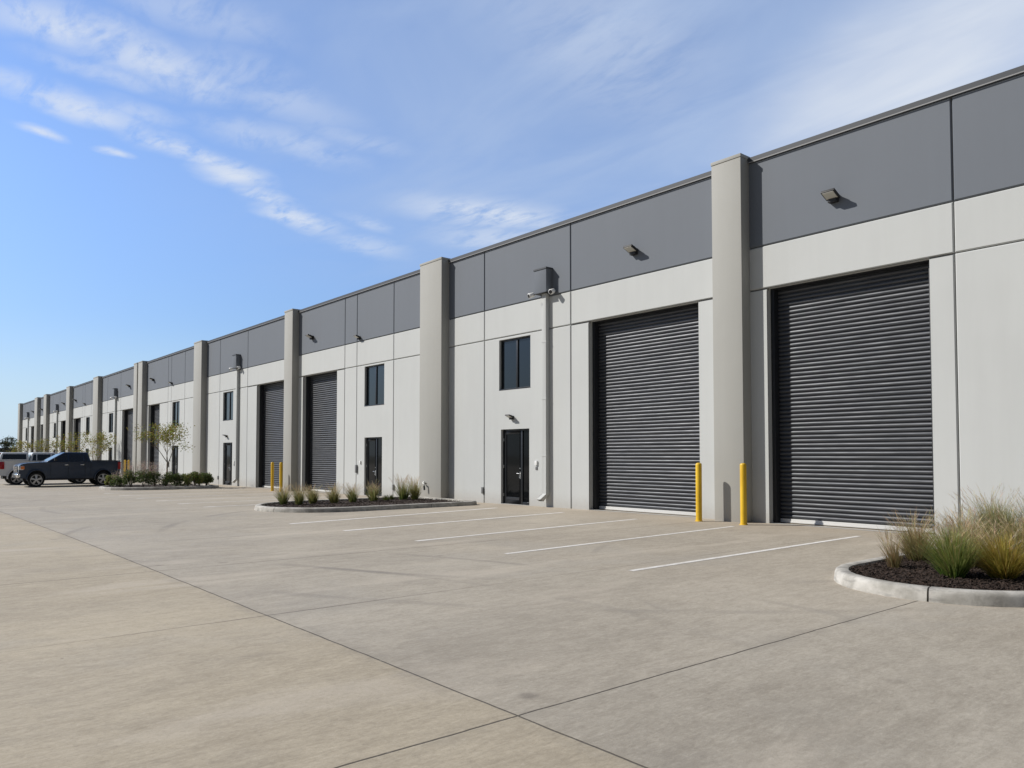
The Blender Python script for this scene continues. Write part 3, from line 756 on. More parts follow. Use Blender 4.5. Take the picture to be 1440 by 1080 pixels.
def bed(x0, x1, yend, yback, label, chips, gaps=(), seed=1):
    rnd = random.Random(seed)
    cx = (x0+x1)/2; z0 = zg(cx)
    o = thing('planting_bed', label, 'planting bed', (cx, (yend+yback)/2, z0), 0, 'kerbed planting beds along the warehouse')
    P0 = [Vector(p)-Vector((cx, (yend+yback)/2)) for p in outline(x0, x1, yend, yback)]
    P0 = [Vector((p.x, p.y)) for p in P0]
    KH = .15
    prof = [(0, -.02), (.012, .10), (.022, KH-.025), (.045, KH-.006), (.075, KH), (.155, KH), (.178, KH-.008), (.185, KH-.03), (.187, .02)]
    loops = [[(q.x, q.y, h) for q in offset(P0, d)] for d, h in prof]
    n = len(P0); mb = MB()
    cut = {i for i in range(n) if i in gaps}
    for i in range(n):
        j = (i+1) % n
        A = [Vector(l[i]) for l in loops]; B = [Vector(l[j]) for l in loops]
        ln = (B[0]-A[0]).length
        if i in cut:
            f = .010/ln; A = [a+(b-a)*f for a, b in zip(A, B)]
            mb.face(A)
        if j in cut:
            f = .010/ln; B = [b+(a-b)*f for a, b in zip(A, B)]
            mb.face(list(reversed(B)))
        for k in range(len(prof)-1): mb.quad(A[k], B[k], B[k+1], A[k+1])
    kb = mb.build('kerb', 'kerb', o, smooth=True); kb.data.set_sharp_from_angle(angle=rad(50))
    # mounded mulch with loose bark chips
    inner = offset(P0, .18); c = Vector((0, 0))
    ring_n = 7; mm = MB(); rings = []
    yc = [0]
    for k in range(ring_n+1):
        f = 1-k/ring_n*.94
        rg = []
        for q in inner:
            x, y = q.x*f, q.y*(f if abs(q.y) < 100 else f)
            hh = .080+.05*(1-f**3)+.025*(mnoise.noise(Vector((x*2.2+seed*7, y*2.2, 0))))+.02*mnoise.noise(Vector((x*9, y*9, seed)))
            if k == 0: hh = .080
            rg.append((x, y, hh))
        rings.append(rg)
    for k in range(ring_n):
        for i in range(n):
            j = (i+1) % n; mm.quad(rings[k][i], rings[k][j], rings[k+1][j], rings[k+1][i])
    mm.face(rings[-1])
    hx, hy = (x1-x0)/2, (yback-yend)/2
    cnt = 0
    while cnt < chips:
        x, y = rnd.uniform(-hx, hx), rnd.uniform(-hy, hy)
        # inside test: nearest distance in stadium
        r = hx-.20; cy = -hy+hx
        if y < cy:
            if math.hypot(x, y-cy) > r: continue
        elif abs(x) > r or y > hy-.25: continue
        cnt += 1
        l, w, t = rnd.uniform(.010, .034), rnd.uniform(.004, .010), rnd.uniform(.003, .006)
        rot = Matrix.Rotation(rnd.uniform(0, 6.28), 3, 'Z') @ Matrix.Rotation(rnd.uniform(-.6, .6), 3, 'Y') @ Matrix.Rotation(rnd.uniform(-.5, .5), 3, 'X')
        fr = max(abs(x)/hx, abs(y)/hy)
        ctr = Vector((x, y, .086+.05*(1-fr**3)+rnd.uniform(-.005, .022)))
        pts = [ctr+rot @ Vector((sx*l, sy*w, sz*t)) for sz in (-1, 1) for sx, sy in ((-1, -1), (1, -.8), (1, .8), (-1, 1))]
        for f in ((4, 5, 6, 7), (0, 4, 7, 3), (1, 2, 6, 5), (0, 1, 5, 4), (2, 3, 7, 6)): mm.face([pts[i] for i in f])
    mm.build('mulch', 'mulch', o, fix=False)
    return o

bed(-5.12, -2.42, -7.50, -1.05, 'nearest kerbed planting bed at the right with ornamental grasses in mulch', 9500, (10, 22, 33), 1)
bed(-24.3, -20.1, -7.5, -.75, 'middle kerbed planting bed with small grass tufts in dark mulch', 2500, (5, 11, 23, 31), 2)
bed(-46.3, -41.9, -7.2, -1.7, 'third kerbed planting bed, thick with shrubs beside the navy pickup', 500, (5, 12), 3)
bed(-74.5, -70.2, -6.0, -.9, 'far kerbed planting bed mostly hidden behind the navy pickup', 60, (), 4)
bed(-83.5, -80.6, -6.0, -.9, 'farther kerbed planting bed behind the parked pickups', 60, (), 5)
bed(-99.0, -96.0, -6.0, -.9, 'distant kerbed planting bed past the parked pickups', 40, (), 6)
bed(-113.2, -110.4, -6.0, -.9, 'most distant kerbed planting bed near the end of the warehouse', 40, (), 7)


# ------------------------------------------------------------------ ornamental grasses
def lerp(a, b, f): return tuple(x+(y-x)*f for x, y in zip(a, b))
def grass(x, y, h, spread, nb, nplume, base, tip, label, seed, group, bias=(-.17, -.05), wd=.0045, name='grass_clump'):
    rnd = random.Random(seed); z0 = zg(x)+.10
    o = thing(name, label, 'ornamental grass', (x, y, z0), 0, group)
    mb = MB(); pl = MB()
    def blade(m, L, lean, az, w, c0, c1, droop, r0, seg=5):
        bx, by = r0*math.cos(az+rnd.uniform(-.6, .6)), r0*math.sin(az+rnd.uniform(-.6, .6))
        d = Vector((math.cos(az), math.sin(az), 0)); sd = Vector((-math.sin(az), math.cos(az), 0))
        ang = lean; p = Vector((bx, by, -.02)); prev = None; st = L/seg
        tw = rnd.uniform(-.9, .9); sd = (sd*math.cos(tw)+d*math.sin(tw))
        for k in range(seg+1):
            f = k/seg; ww = w*(1-.85*f**1.5)
            q = (p-sd*ww, p+sd*ww); c = lerp(c0, c1, min(1, f*1.15))
            if prev: m.face((prev[0], prev[1], q[1], q[0]), 0, (pc, pc, c, c))
            prev, pc = q, c
            if k < seg:
                p = p+(d*math.sin(ang)+Vector((bias[0], bias[1], 0))*f*1.2+Vector((0, 0, 1))*math.cos(ang))*st
                ang += droop/seg*(.5+f)
        return p, d, ang
    for i in range(nb):
        u = rnd.random(); L = h*rnd.uniform(.5, 1.0)*(1-.15*u)
        t_ = rnd.random(); tc = lerp(tip, base, rnd.uniform(0, .75)); bc = tuple(c*rnd.uniform(.75, 1.2) for c in base)
        blade(mb, L, u*spread*.75, rnd.uniform(0, 6.283), wd*rnd.uniform(.6, 1.25), bc, tuple(c*rnd.uniform(.8, 1.15) for c in tc), rnd.uniform(.1, .9)*spread, rnd.uniform(0, .085)*h/.7)
    mb.build('blades', 'blade', o, fix=False)
    if nplume:
        for i in range(nplume):
            u = rnd.random(); L = h*rnd.uniform(.85, 1.18)
            straw = lerp((.46, .35, .19), (.62, .52, .34), rnd.random())
            p, d, a = blade(pl, L, u*spread*.55, rnd.uniform(0, 6.283), wd*.45, base, straw, rnd.uniform(.2, .9)*spread, .03, 5)
            for k in range(9):
                f = k/8
                q = p-(d*math.sin(a)+Vector((0, 0, 1))*math.cos(a))*f*.24+Vector((rnd.gauss(0, .003), rnd.gauss(0, .003), 0))
                e = (d*math.sin(a)+Vector((0, 0, 1))*math.cos(a)+Vector((rnd.gauss(-.08, .16), rnd.gauss(0, .16), rnd.gauss(0, .12)))).normalized()*rnd.uniform(.045, .11)
                w = Vector((rnd.gauss(0, 1), rnd.gauss(0, 1), 0)).normalized()*.0024
                s2 = tuple(c*rnd.uniform(.8, 1.2) for c in straw)
                pl.face((q-w, q+w, q+e+w*.4, q+e-w*.4), 0, (s2,)*4)
        pl.build('seed_heads', 'blade', o, fix=False)
    return o
GRN, OLV, STR = (.13, .19, .045), (.23, .21, .05), (.52, .42, .21)
G1 = 'ornamental grasses in the nearest bed'
near = [  # x, y, h, spread, blades, plumes, base, tip, label
    (-4.50, -6.05, .46, .60, 200, 18, (.20, .155, .06), (.46, .36, .19), 'small sparse straw-coloured grass tuft alone at the left tip of the nearest bed'),
    (-4.62, -5.05, .66, .95, 700, 75, (.17, .15, .05), STR, 'feathery tan grass clump leaning over the kerb in front of the roller door'),
    (-3.72, -6.25, .74, .92, 1100, 45, (.10, .18, .03), (.42, .40, .14), 'bright green-based grass clump at the front middle of the nearest bed'),
    (-3.28, -5.95, .66, 1.08, 1100, 40, (.26, .205, .025), (.52, .41, .11), 'golden olive grass clump at the front right of the nearest bed'),
    (-4.20, -4.35, .72, .95, 800, 60, (.18, .165, .06), STR, 'pale plumed grass clump behind the green-based one'),
    (-4.30, -3.10, .92, .72, 850, 30, (.15, .175, .06), (.42, .38, .18), 'tall grey-green grass clump against the wall joint'),
    (-3.70, -3.05, .92, .78, 850, 30, (.15, .175, .055), (.42, .38, .18), 'tall upright grass clump at the rear right of the nearest bed'),
    (-3.45, -4.70, .74, 1.0, 950, 55, (.20, .19, .05), (.50, .42, .18), 'mixed green and straw grass clump behind the golden one'),
    (-2.90, -5.30, .70, 1.0, 800, 40, (.22, .195, .05), (.50, .41, .16), 'olive grass clump at the right edge of the nearest bed'),
    (-4.45, -2.20, .88, .75, 600, 30, (.13, .18, .06), (.35, .35, .17), 'tall grass clump deepest in the nearest bed, close to the wall'),
    (-3.00, -3.70, .88, .80, 700, 30, (.13, .18, .06), (.36, .36, .17), 'tall grass clump partly cut by the right edge of the photo'),
    (-3.85, -5.30, .70, 1.0, 800, 60, (.19, .175, .06), STR, 'straw-plumed grass clump in the heart of the nearest bed'),
]
for i, (x, y, h, sp, nb, npl, b, t, lab) in enumerate(near): grass(x, y, h, sp, int(nb*1.3), npl, tuple(c*1.1 for c in b), tuple(c*1.05 for c in t), lab, 100+i, G1)
G2 = 'grass tufts in the middle bed'
mid = [(-23.15, -6.35, .62, 'grass tuft at the left tip of the middle bed, in front of the yellow bollards'),
       (-22.55, -6.1, .62, 'second grass tuft from the left tip of the middle bed'),
       (-22.85, -5.5, .60, 'third grass tuft from the left tip of the middle bed'),
       (-22.45, -4.95, .62, 'broad grass tuft in front of the second roller door, fourth in the middle bed'),
       (-22.55, -4.25, .60, 'fifth grass tuft in the middle bed, under the wall joint beside the roller door'),
       (-22.6, -3.45, .64, 'grass tuft just left of the dark entrance door in the middle bed'),
       (-22.9, -2.10, .80, 'taller of two grass tufts left of the hose tap'),
       (-22.9, -1.62, .78, 'grass tuft in the middle bed nearest the hose tap pilaster')]
for i, (x, y, h, lab) in enumerate(mid):
    grass(x, y, h, .80, 260, 50, lerp(GRN, OLV, random.random()*.8), (.42, .37, .17), lab, 300+i, G2, wd=.010)
for i, (x, y) in enumerate(((-22.7, -2.9), (-22.95, -2.55))):
    grass(x, y, .28, 1.1, 150, 0, (.06, .085, .022), (.14, .15, .05), 'low green plant beside the entrance door, %s one' % ('left', 'right')[i], 340+i, 'low plants in the middle bed', wd=.014, name='low_plant')


# ------------------------------------------------------------------ shrubs and trees
def leaf_quad(mb, p, size, c, rnd):
    n = Vector((rnd.gauss(0, 1), rnd.gauss(0, 1), rnd.gauss(.5, .8))).normalized()
    u = n.orthogonal().normalized(); w = n.cross(u); a = rnd.uniform(0, 6.28)
    d = u*math.cos(a)+w*math.sin(a); e = n.cross(d)
    mb.face((p-d*size, p-e*size*.42, p+d*size, p+e*size*.42), 0, (c,)*4)

def shrub(x, y, r, h, c0, c1, label, seed, nleaf=1500, plume=0):
    rnd = random.Random(seed); z0 = zg(x)+.11
    o = thing('shrub', label, 'shrub', (x, y, z0), 0, 'shrubs in the third bed')
    mb = MB()
    lobes = [(Vector((rnd.uniform(-.5, .5)*r, rnd.uniform(-.5, .5)*r, h*rnd.uniform(.3, .72))), rnd.uniform(.3, .5)*r) for _ in range(9)]
    for i in range(nleaf):
        c, lr = rnd.choice(lobes); v = Vector((rnd.gauss(0, 1), rnd.gauss(0, 1), rnd.gauss(0, 1))).normalized()*lr*rnd.uniform(.4, 1.12)**.6
        p = c+v; p.z = max(.02, min(p.z, h*1.1))
        leaf_quad(mb, p, rnd.uniform(.030, .052), tuple(q*rnd.uniform(.7, 1.25) for q in lerp(c0, c1, rnd.random())), rnd)
    mb.build('leaves', 'leaf', o, fix=False)
    tw = MB()
    for i in range(12):
        a = rnd.uniform(0, 6.28); tw.tube([(0, 0, -.02), (math.cos(a)*r*.3, math.sin(a)*r*.3, h*.4), (math.cos(a)*r*.6, math.sin(a)*r*.6, h*.8)], [.012, .008, .003], 5)
    tw.build('twigs', 'bark', o)
    if plume:
        pm = MB()
        for i in range(plume):
            a = rnd.uniform(0, 6.28); rr = r*rnd.uniform(0, .9); b = Vector((math.cos(a)*rr, math.sin(a)*rr, h*.7)); L = h*rnd.uniform(.35, .65)
            for k in range(8):
                p = b+Vector((rnd.gauss(-.02, .012), rnd.gauss(0, .012), L*k/7)); leaf_quad(pm, p, .022, tuple(q*rnd.uniform(.8, 1.2) for q in (.50, .39, .33)), rnd)
        pm.build('seed_heads', 'leaf', o, fix=False)
DG, MG, YG = (.085, .125, .042), (.145, .185, .058), (.27, .29, .07)
sh = [(-44.9, -6.55, .42, .60, MG, YG, 0, 'small light green shrub at the left tip of the third bed, by the pickup tailgate'),
      (-44.2, -6.25, .50, .70, DG, MG, 30, 'dark shrub with pinkish seed heads, second from the pickup'),
      (-43.6, -5.85, .52, .82, DG, MG, 50, 'rounded dark shrub under dry plumes in front of the twin pilasters'),
      (-43.1, -5.35, .52, .85, DG, MG, 60, 'plume-topped shrub left of the thin tree trunk'),
      (-43.3, -4.75, .50, .85, DG, MG, 60, 'plume-topped shrub right behind the thin tree trunk'),
      (-42.9, -4.30, .48, .75, DG, MG, 10, 'dark compact shrub just right of the thin tree trunk'),
      (-43.0, -3.75, .52, .72, DG, MG, 0, 'dark green shrub in the middle of the third bed below the entrance door'),
      (-42.7, -3.25, .52, .72, MG, YG, 0, 'light yellow-green shrub in front of the office pilaster'),
      (-42.9, -2.80, .52, .86, DG, YG, 0, 'taller mixed green shrub in front of the office pilaster'),
      (-43.6, -2.35, .46, .80, DG, MG, 8, 'dark shrub left of the last two in the third bed'),
      (-43.3, -2.05, .42, .72, DG, MG, 0, 'dark rounded shrub, second from the right end of the third bed'),
      (-43.0, -1.95+.28-.25, .40, .74, DG, MG, 0, 'dark rounded shrub at the right end of the third bed')]
sh[-1] = (-43.9, -1.62-.30+.05, .42, .78, DG, MG, 0, sh[-1][7])
for i, (x, y, r, h, c0, c1, pm, lab) in enumerate(sh): shrub(x, y, r*1.0, h*(.95+.3*random.random()), c0, c1, lab, 500+i, 1500, int(pm*1.8))

def tree(x, y, h, cr, crown_z, label, seed, nleaf=900, leaf=.05, cols=((.20, .20, .045), (.33, .30, .07)), trunk=.045, name='young_tree', group='young trees in the planting beds', squash=.42, dens=3):
    rnd = random.Random(seed); z0 = zg(x)+.10 if x > -140 else -.3
    o = thing(name, label, 'tree', (x, y, z0), 0, group)
    tk = MB(); tips = []
    def branch(p, d, L, r, lev):
        q = p; pts = [p]; n = 4
        for k in range(n):
            d = (d+Vector((rnd.gauss(0, .12), rnd.gauss(0, .12), .05))).normalized(); q = q+d*L/n; pts.append(q)
        tk.tube(pts, [r*(1-.16*k) for k in range(n+1)], 6, caps=False)
        if lev == 0: tips.append(q); tips.append(pts[-2]); return
        for k in range(rnd.randint(dens, dens+1)):
            a = rnd.uniform(0, 6.28); s = rnd.uniform(.45, .95)
            nd = (d+Vector((math.cos(a), math.sin(a), rnd.uniform(-.1, .5)))*s).normalized()
            branch(pts[rnd.choice((2, 3, 4))], nd, L*rnd.uniform(.55, .8), r*.5, lev-1)
    tk.tube([(0, 0, -.05), (.01, .01, crown_z*.45), (0, .02, crown_z*.72)], [trunk*1.25, trunk, trunk*.9], 8)
    for k in range(dens+1):
        a = 6.283*k/(dens+1)+rnd.uniform(-.4, .4)
        branch(Vector((0, .02, crown_z*rnd.uniform(.55, .72))), Vector((math.cos(a)*.5, math.sin(a)*.5, 1)).normalized(), (h-crown_z)*.8, trunk*.6, 2)
    tk.build('trunk', 'bark', o, smooth=True, fix=False)
    lf = MB()
    cen = Vector((0, 0, (h+crown_z)/2))
    clumps = [cen+Vector((rnd.gauss(0, .45)*cr, rnd.gauss(0, .45)*cr, rnd.uniform(-.5, .5)*(h-crown_z))) for _ in range(16)]
    tips = [t for t in tips if t.z > crown_z*.8]
    for i in range(nleaf):
        if rnd.random() < .72 and tips: b = rnd.choice(tips); s = .16*cr
        else: b = rnd.choice(clumps); s = .22*cr
        p = b+Vector((rnd.gauss(0, s), rnd.gauss(0, s), rnd.gauss(0, s*.55)))
        leaf_quad(lf, p, leaf*rnd.uniform(.6, 1.2), tuple(q*rnd.uniform(.7, 1.2) for q in lerp(cols[0], cols[1], rnd.random())), rnd)
    lf.build('crown', 'leaf', o, fix=False)
    return o
tree(-44.35, -3.85, 3.35, 1.05, 1.9, 'slender young tree with sparse yellow-green leaves rising from the shrubs of the third bed', 21, 1900, .062)
tree(-72.3, -1.7, 3.3, 1.2, 1.5, 'thin sparse tree behind the bed of the navy pickup', 22, 1500, .075)
tree(-82.0, -1.7, 3.1, 1.2, 1.3, 'small bare-looking tree above the roof of the navy pickup', 23, 1200, .085)
tree(-97.6, -2.0, 3.0, 1.2, 1.2, 'pale small tree above the white pickup cab', 24, 900, .095)
tree(-112.0, -2.0, 2.9, 1.1, 1.2, 'farthest small tree by the end of the warehouse', 25, 700, .11)


# ------------------------------------------------------------------ pickups
def arc(cx, cz, r, a0, a1, n=12): return [(cx+r*math.cos(rad(a0+(a1-a0)*i/n)), cz+r*math.sin(rad(a0+(a1-a0)*i/n))) for i in range(n+1)]

def loft(mb, secs, closed=True, m=0):
    """secs: list of equal-length rings"""
    n = len(secs[0]); i0 = len(mb.v)
    for s in secs: mb.v.extend([tuple(p) for p in s])
    for i in range(len(secs)-1):
        for k in range(n):
            a = i0+i*n+k; b = i0+i*n+(k+1) % n; mb.f.append((a, b, b+n, a+n)); mb.m.append(m)
    mb.f.append(tuple(i0+k for k in range(n-1, -1, -1))); mb.m.append(m)
    mb.f.append(tuple(i0+(len(secs)-1)*n+k for k in range(n))); mb.m.append(m)

def pickup(label, paint, loc, rz, canopy=False):
    o = thing('pickup_truck', label, 'pickup truck', loc, rz)
    WF, WR, R = 1.92, -1.88, .405                      # axle positions, tyre radius
    prof = [(2.86, .52), (2.90, .62), (2.885, 1.12), (2.80, 1.27), (2.45, 1.35), (1.40, 1.41), (1.15, 1.42), (-1.14, 1.43), (-1.15, 1.46), (-2.86, 1.46),
            (-2.90, 1.425), (-2.88, .66), (-2.80, .58)]
    prof += arc(WR, R+.02, .50, 200, -20)[0:0]
    low = [(-2.42, .52)]+[p for p in arc(WR, R+.03, .49, 190, -10)]+[(-1.36, .47), (1.38, .47)]+[p for p in arc(WF, R+.03, .49, 190, -10)]+[(2.44, .46)]
    ring = prof+low
    hw = 1.0
    def sec(y, inset): return [(x*(1-inset*.010) if abs(x) > 2.5 else x, y, z-(inset*.018 if z > 1.1 else 0)) for x, z in ring]
    mb = MB(); loft(mb, [sec(-hw+.04, 1.5), sec(-hw, 0) if False else sec(-hw+.005, .4), sec(hw-.005, .4), sec(hw-.04, 1.5)])
    body = mb.build('body', paint, o, bevel=.035, segs=3)
    # fender swell round each wheel
    for wx in (WF, WR):
        for s in (-1, 1):
            fm = MB(); a = arc(wx, R+.03, .495, 185, -5, 16); b = arc(wx, R+.03, .575, 188, -8, 16)
            for i in range(16):
                p0, p1, q0, q1 = a[i], a[i+1], b[i], b[i+1]
                y0, y1 = s*(hw+.028), s*(hw-.006)
                fm.quad((p0[0], y0, p0[1]), (p1[0], y0, p1[1]), (q1[0], y0-s*.012, q1[1]), (q0[0], y0-s*.012, q0[1]))
                fm.quad((q0[0], y0-s*.012, q0[1]), (q1[0], y0-s*.012, q1[1]), (q1[0], y1, q1[1]), (q0[0], y1, q0[1]))
                fm.quad((p0[0], y0, p0[1]), (p0[0], y1-s*.2, p0[1]), (p1[0], y1-s*.2, p1[1]), (p1[0], y0, p1[1]))
            fm.build('wheel_arch', paint, body, smooth=True)
    # cab greenhouse
    def gh(z, x0, x1, w): return [(x0, -w, z), (x1, -w, z), (x1, w, z), (x0, w, z)]
    cb = MB(); loft(cb, [gh(1.38, -1.14, 1.40, .955), gh(1.44, -1.14, 1.32, .945), gh(1.88, -1.00, .50, .78), gh(1.96, -.90, .34, .71)])
    cab = cb.build('cab', paint, o, bevel=.05, segs=3)
    # side glass: front and rear door windows follow the tumblehome
    def side(z, s): return s*(.945-(z-1.44)*(.945-.78)/.44+.012)
    for s in (-1, 1):
        for pts in (([(1.05, 1.46), (.20, 1.46), (.20, 1.84), (.46, 1.84)]), ([(.11, 1.46), (-.70, 1.46), (-.68, 1.84), (.11, 1.84)]), ([(-.76, 1.46), (-.99, 1.46), (-.90, 1.83), (-.745, 1.83)])):
            wm = MB(); A = [(x, side(z, s), z) for x, z in pts]; B = [(x, y-s*.03, z) for x, y, z in A]
            wm.face(A); wm.face(B)
            for i in range(4): wm.quad(A[i], A[(i+1) % 4], B[(i+1) % 4], B[i])
            wm.build('side_window', 'carglass', cab)
        mr = MB(); mr.box(.86, 1.0, s*1.16-.09, s*1.16+.09, 1.45, 1.65); mr.box(.93, .97, min(s*.93, s*1.10), max(s*.93, s*1.10), 1.47, 1.52)
        mr.build('mirror', 'blackplastic', cab, bevel=.03)
        for hx in (.28, -.62):
            hm = MB(); hm.box(hx-.11, hx+.11, min(s*1.0, s*1.03), max(s*1.0, s*1.03), 1.22, 1.255); hm.build('door_handle', 'chrome' if paint == 'navy' else paint, body, bevel=.012)
        for dx in (1.16, .155, -.80, -1.13):
            dm = MB(); dm.box(dx-.006, dx+.006, min(s*.99, s*1.001), max(s*.99, s*1.001), .56, 1.40); dm.build('door_seam', 'blackplastic', body)
        st = MB(); st.box(-1.25, 1.30, min(s*.90, s*1.04), max(s*.90, s*1.04), .40, .455); st.build('side_step', 'blackplastic', body, bevel=.015)
    ws = MB()
    def fr(z, w): x = 1.32-(z-1.44)*(1.32-.50)/.44+.016; return [(x, -w, z), (x, w, z)]
    a, b = fr(1.46, .88), fr(1.85, .72); ws.face([a[0], a[1], b[1], b[0]]); ws.face([(p[0]-.03, p[1], p[2]) for p in (a[0], b[0], b[1], a[1])])
    ws.build('windscreen', 'windscreen', cab)
    rw = MB(); rw.box(-1.125, -1.06, -.66, .66, 1.42, 1.78) if False else rw.face([(-1.15, -.72, 1.50), (-1.035, -.64, 1.82), (-1.035, .64, 1.82), (-1.15, .72, 1.50)]); rw.build('rear_window', 'carglass', cab)
    # cargo bed floor and its inner sides
    if not canopy:
        bd = MB(); bd.box(-2.78, -1.24, -.86, .86, 1.462, 1.468); bd.build('bed_cover', 'blackplastic', body)
        rl = MB(); rl.box(-2.88, -1.18, -.99, -.90, 1.469, 1.49); rl.box(-2.88, -1.18, .90, .99, 1.469, 1.49); rl.build('bed_rail', 'blackplastic', body, bevel=.01)
    else:
        cn = MB(); loft(cn, [gh(1.45, -2.90, -1.20, .97), gh(1.50, -2.90, -1.20, .965), gh(1.89, -2.76, -1.20, .83), gh(1.96, -2.64, -1.24, .75)])
        cnp = cn.build('canopy', paint, o, bevel=.05, segs=3)
        for s in (-1, 1):
            wm = MB(); f = lambda z: s*(.965-(z-1.50)*(.965-.83)/.39+.010)
            A = [(x, f(z), z) for x, z in ((-1.34, 1.54), (-2.74, 1.54), (-2.66, 1.85), (-1.34, 1.85))]; B = [(x, y-s*.03, z) for x, y, z in A]
            wm.face(A); wm.face(B)
            for i in range(4): wm.quad(A[i], A[(i+1) % 4], B[(i+1) % 4], B[i])
            wm.build('canopy_window', 'carglass', cnp)
        wm = MB(); wm.face([(-2.905, -.78, 1.53), (-2.80, -.68, 1.84), (-2.80, .68, 1.84), (-2.905, .78, 1.53)]); wm.build('rear_window', 'carglass', cnp)
        bl = MB(); bl.box(-2.83, -2.70, -.60, .60, 1.86, 1.925); bl.build('brake_light', 'taillight', cnp, bevel=.01)
    # lamps, grille, bumpers
    for s in (-1, 1):
        hl = MB(); hl.box(2.62, 2.895, min(s*.66, s*.985), max(s*.66, s*.985), .96, 1.20); hp = hl.build('headlight', 'headlight', body, bevel=.03)
        am = MB(); am.box(2.58, 2.78, min(s*.97, s*1.004), max(s*.97, s*1.004), 1.0, 1.17); am.build('turn_signal', 'amber', hp, bevel=.015)
        tl = MB(); tl.box(-2.915, -2.60 if canopy else -2.74, min(s*.86, s*1.006), max(s*.86, s*1.006), .95, 1.39); tl.build('tail_light', 'taillight', body, bevel=.02)
    gr = MB(); gr.box(2.86, 2.915, -.62, .62, .84, 1.18)
    gr.build('grille', 'blackplastic', body, bevel=.02)
    gb = MB()
    for z in (.90, 1.0, 1.10): gb.box(2.915, 2.93, -.60, .60, z-.018, z+.018)
    gb.build('grille_bar', 'chrome', body)
    bp = MB(); bp.box(2.78, 2.97, -.97, .97, .54, .76); bp.build('front_bumper', 'chrome' if paint == 'navy' else paint, o, bevel=.05, segs=3)
    bi = MB(); bi.box(2.968, 2.98, -.45, .45, .53, .66); bi.build('bumper_intake', 'blackplastic', o)
    rp = MB(); rp.box(-3.02, -2.80, -.96, .96, .52, .70); rp.build('rear_bumper', 'chrome', o, bevel=.04)
    th = MB(); th.box(-2.925, -2.90, -.16, .16, 1.22, 1.28); th.build('tailgate_handle', 'blackplastic', body, bevel=.01)
    un = MB(); un.box(-2.6, 2.6, -.55, .55, .36, .60)
    for wx in (WF, WR): un.box(wx-.50, wx+.50, -.68, .68, .47, .99)
    un.build('chassis', 'blackplastic', o)
    for wx in (WF, WR):
        for s in (-1, 1):
            w = MB(); yc = s*.84; t = .135
            prof_t = [(-t, R-.11), (-t, R-.03), (-t+.03, R), (t-.03, R), (t, R-.03), (t, R-.11)]
            n = 28; i0 = 0
            for a in range(n):
                for (yy, rr) in prof_t: w.v.append((wx+rr*math.cos(6.2832*a/n), yc+yy, R+rr*math.sin(6.2832*a/n)))
            L = len(prof_t)
            for a in range(n):
                for k in range(L-1): w.f.append((a*L+k, a*L+k+1, ((a+1) % n)*L+k+1, ((a+1) % n)*L+k)); w.m.append(0)
            wo = w.build('wheel', 'tyre', o, smooth=True); wo.data.set_sharp_from_angle(angle=rad(40))
            rm = MB(); yo = yc+s*.10; yi = yc+s*.02
            for a in range(n):
                A0, A1 = 6.2832*a/n, 6.2832*(a+1)/n
                for (r0, y0, r1, y1) in ((R-.10, yo, R-.135, yo), (R-.135, yo, R-.15, yi)):
                    rm.quad((wx+r0*math.cos(A0), y0, R+r0*math.sin(A0)), (wx+r0*math.cos(A1), y0, R+r0*math.sin(A1)), (wx+r1*math.cos(A1), y1, R+r1*math.sin(A1)), (wx+r1*math.cos(A0), y1, R+r1*math.sin(A0)))
            for k in range(5):
                a = 6.2832*k/5+.3
                for da in (-.13, .13):
                    d = Vector((math.cos(a+da), 0, math.sin(a+da))); pe = Vector((-d.z, 0, d.x))*.026
                    c0 = Vector((wx, yo-s*.005, R))+d*.05; c1 = Vector((wx, yo-s*.02, R))+d*(R-.135)
                    rm.quad(c0-pe, c0+pe, c1+pe, c1-pe); rm.quad(c0-pe, c1-pe, c1-pe-Vector((0, s*.05, 0)), c0-pe-Vector((0, s*.05, 0))); rm.quad(c0+pe, c1+pe, c1+pe-Vector((0, s*.05, 0)), c0+pe-Vector((0, s*.05, 0)))
            rm.tube([(wx, yi, R), (wx, yo+s*.01, R)], .065, 12)
            rm.build('rim', 'alloy', wo)
            dk = MB(); dk.face([(wx+(R-.12)*math.cos(6.2832*a/20), yi-s*.001, R+(R-.12)*math.sin(6.2832*a/20)) for a in range(20)]); dk.build('brake_disc', 'blackplastic', wo)
    k = .89                                             # a shorter mid-size body on the same wheels
    def squeeze(ob):
        for ch in ob.children:
            wheel = ch.name.split('.')[0] in ('wheel', 'rim', 'brake_disc')
            for v in ch.data.vertices:
                if wheel: v.co.x += (k-1)*(WF if v.co.x > 0 else WR)
                else: v.co.x *= k
            squeeze(ch)
    squeeze(o)
    return o
zc = zg(-50)
pickup('dark navy crew-cab pickup parked nose out beside the shrub bed', 'navy', (-51.0, -7.45, zc), rad(-90))
pickup('white pickup with a canopy over its bed, parked nose in behind the navy one', 'whitecar', (-55.6, -7.85, zc), rad(90), True)


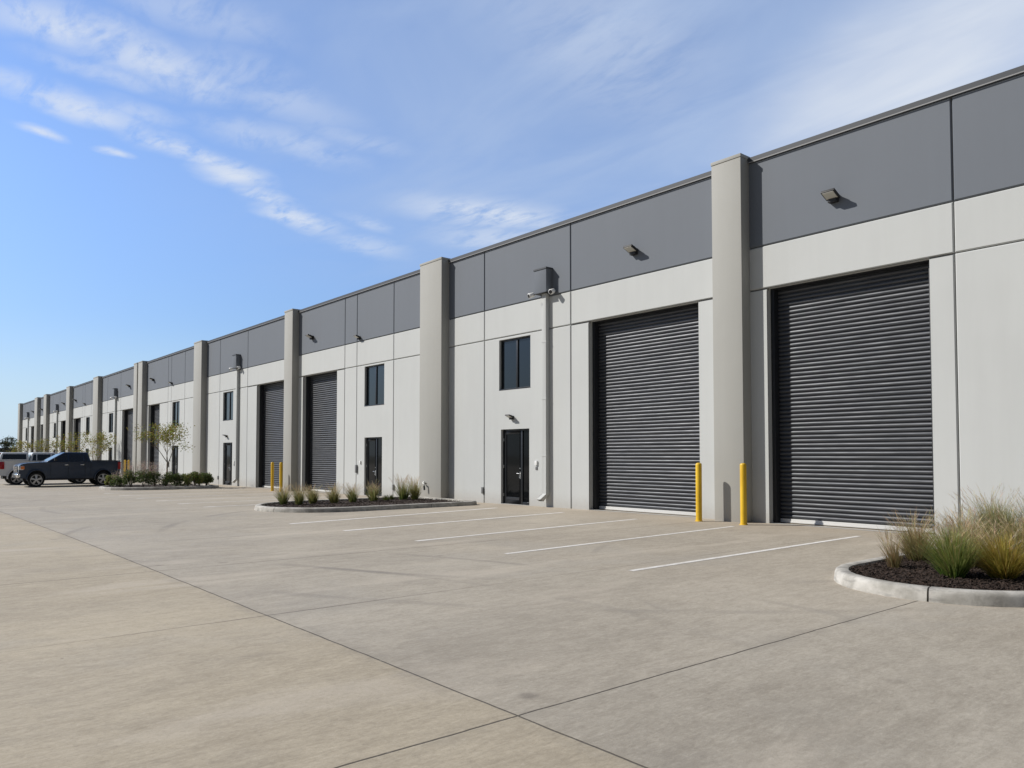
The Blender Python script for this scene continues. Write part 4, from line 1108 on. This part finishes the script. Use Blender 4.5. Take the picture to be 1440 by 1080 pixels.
# ------------------------------------------------------------------ far background, past the end of the building
fb = thing('distant_building', 'low brown flat-roofed building far off at the left horizon', 'building', (-243, 4, -.3))
mb = MB(); mb.box(-8, 8, -22, 12, 0, 3.6); mb.build('wall', 'farwall', fb)
mb = MB(); mb.box(-8.3, 8.3, -22.3, 12.3, 3.602, 3.95); mb.build('roof', 'farroof', fb)
for k in range(5):
    mb = MB(); mb.box(8.002, 8.05, -18+6*k, -15.5+6*k, 1.1, 2.3); mb.build('window', 'carglass', fb)
FC = ((.035, .045, .020), (.07, .08, .035))
for i, (x, y, h, cr, lab) in enumerate(((-226, 4.6, 6.2, 3.0, 'dark rounded distant tree just left of the far end of the warehouse'),
                                        (-232, -2.5, 4.9, 2.6, 'distant dark tree left of the rounded one'),
                                        (-224, -8.5, 4.4, 2.4, 'distant bushy tree over the white pickup at the photo edge'),
                                        (-222, 0.8, 3.6, 2.2, 'low distant tree in front of the brown building'),
                                        (-236, -14, 5.2, 2.8, 'distant tree outside the left edge of the frame'),
                                        (-229, 10.5, 5.2, 2.8, 'distant tree half hidden by the end of the warehouse'))):
    tree(x, y, h, cr, h*.35, lab, 40+i, 1500, .22, FC, .16, 'distant_tree', 'distant trees at the left horizon')
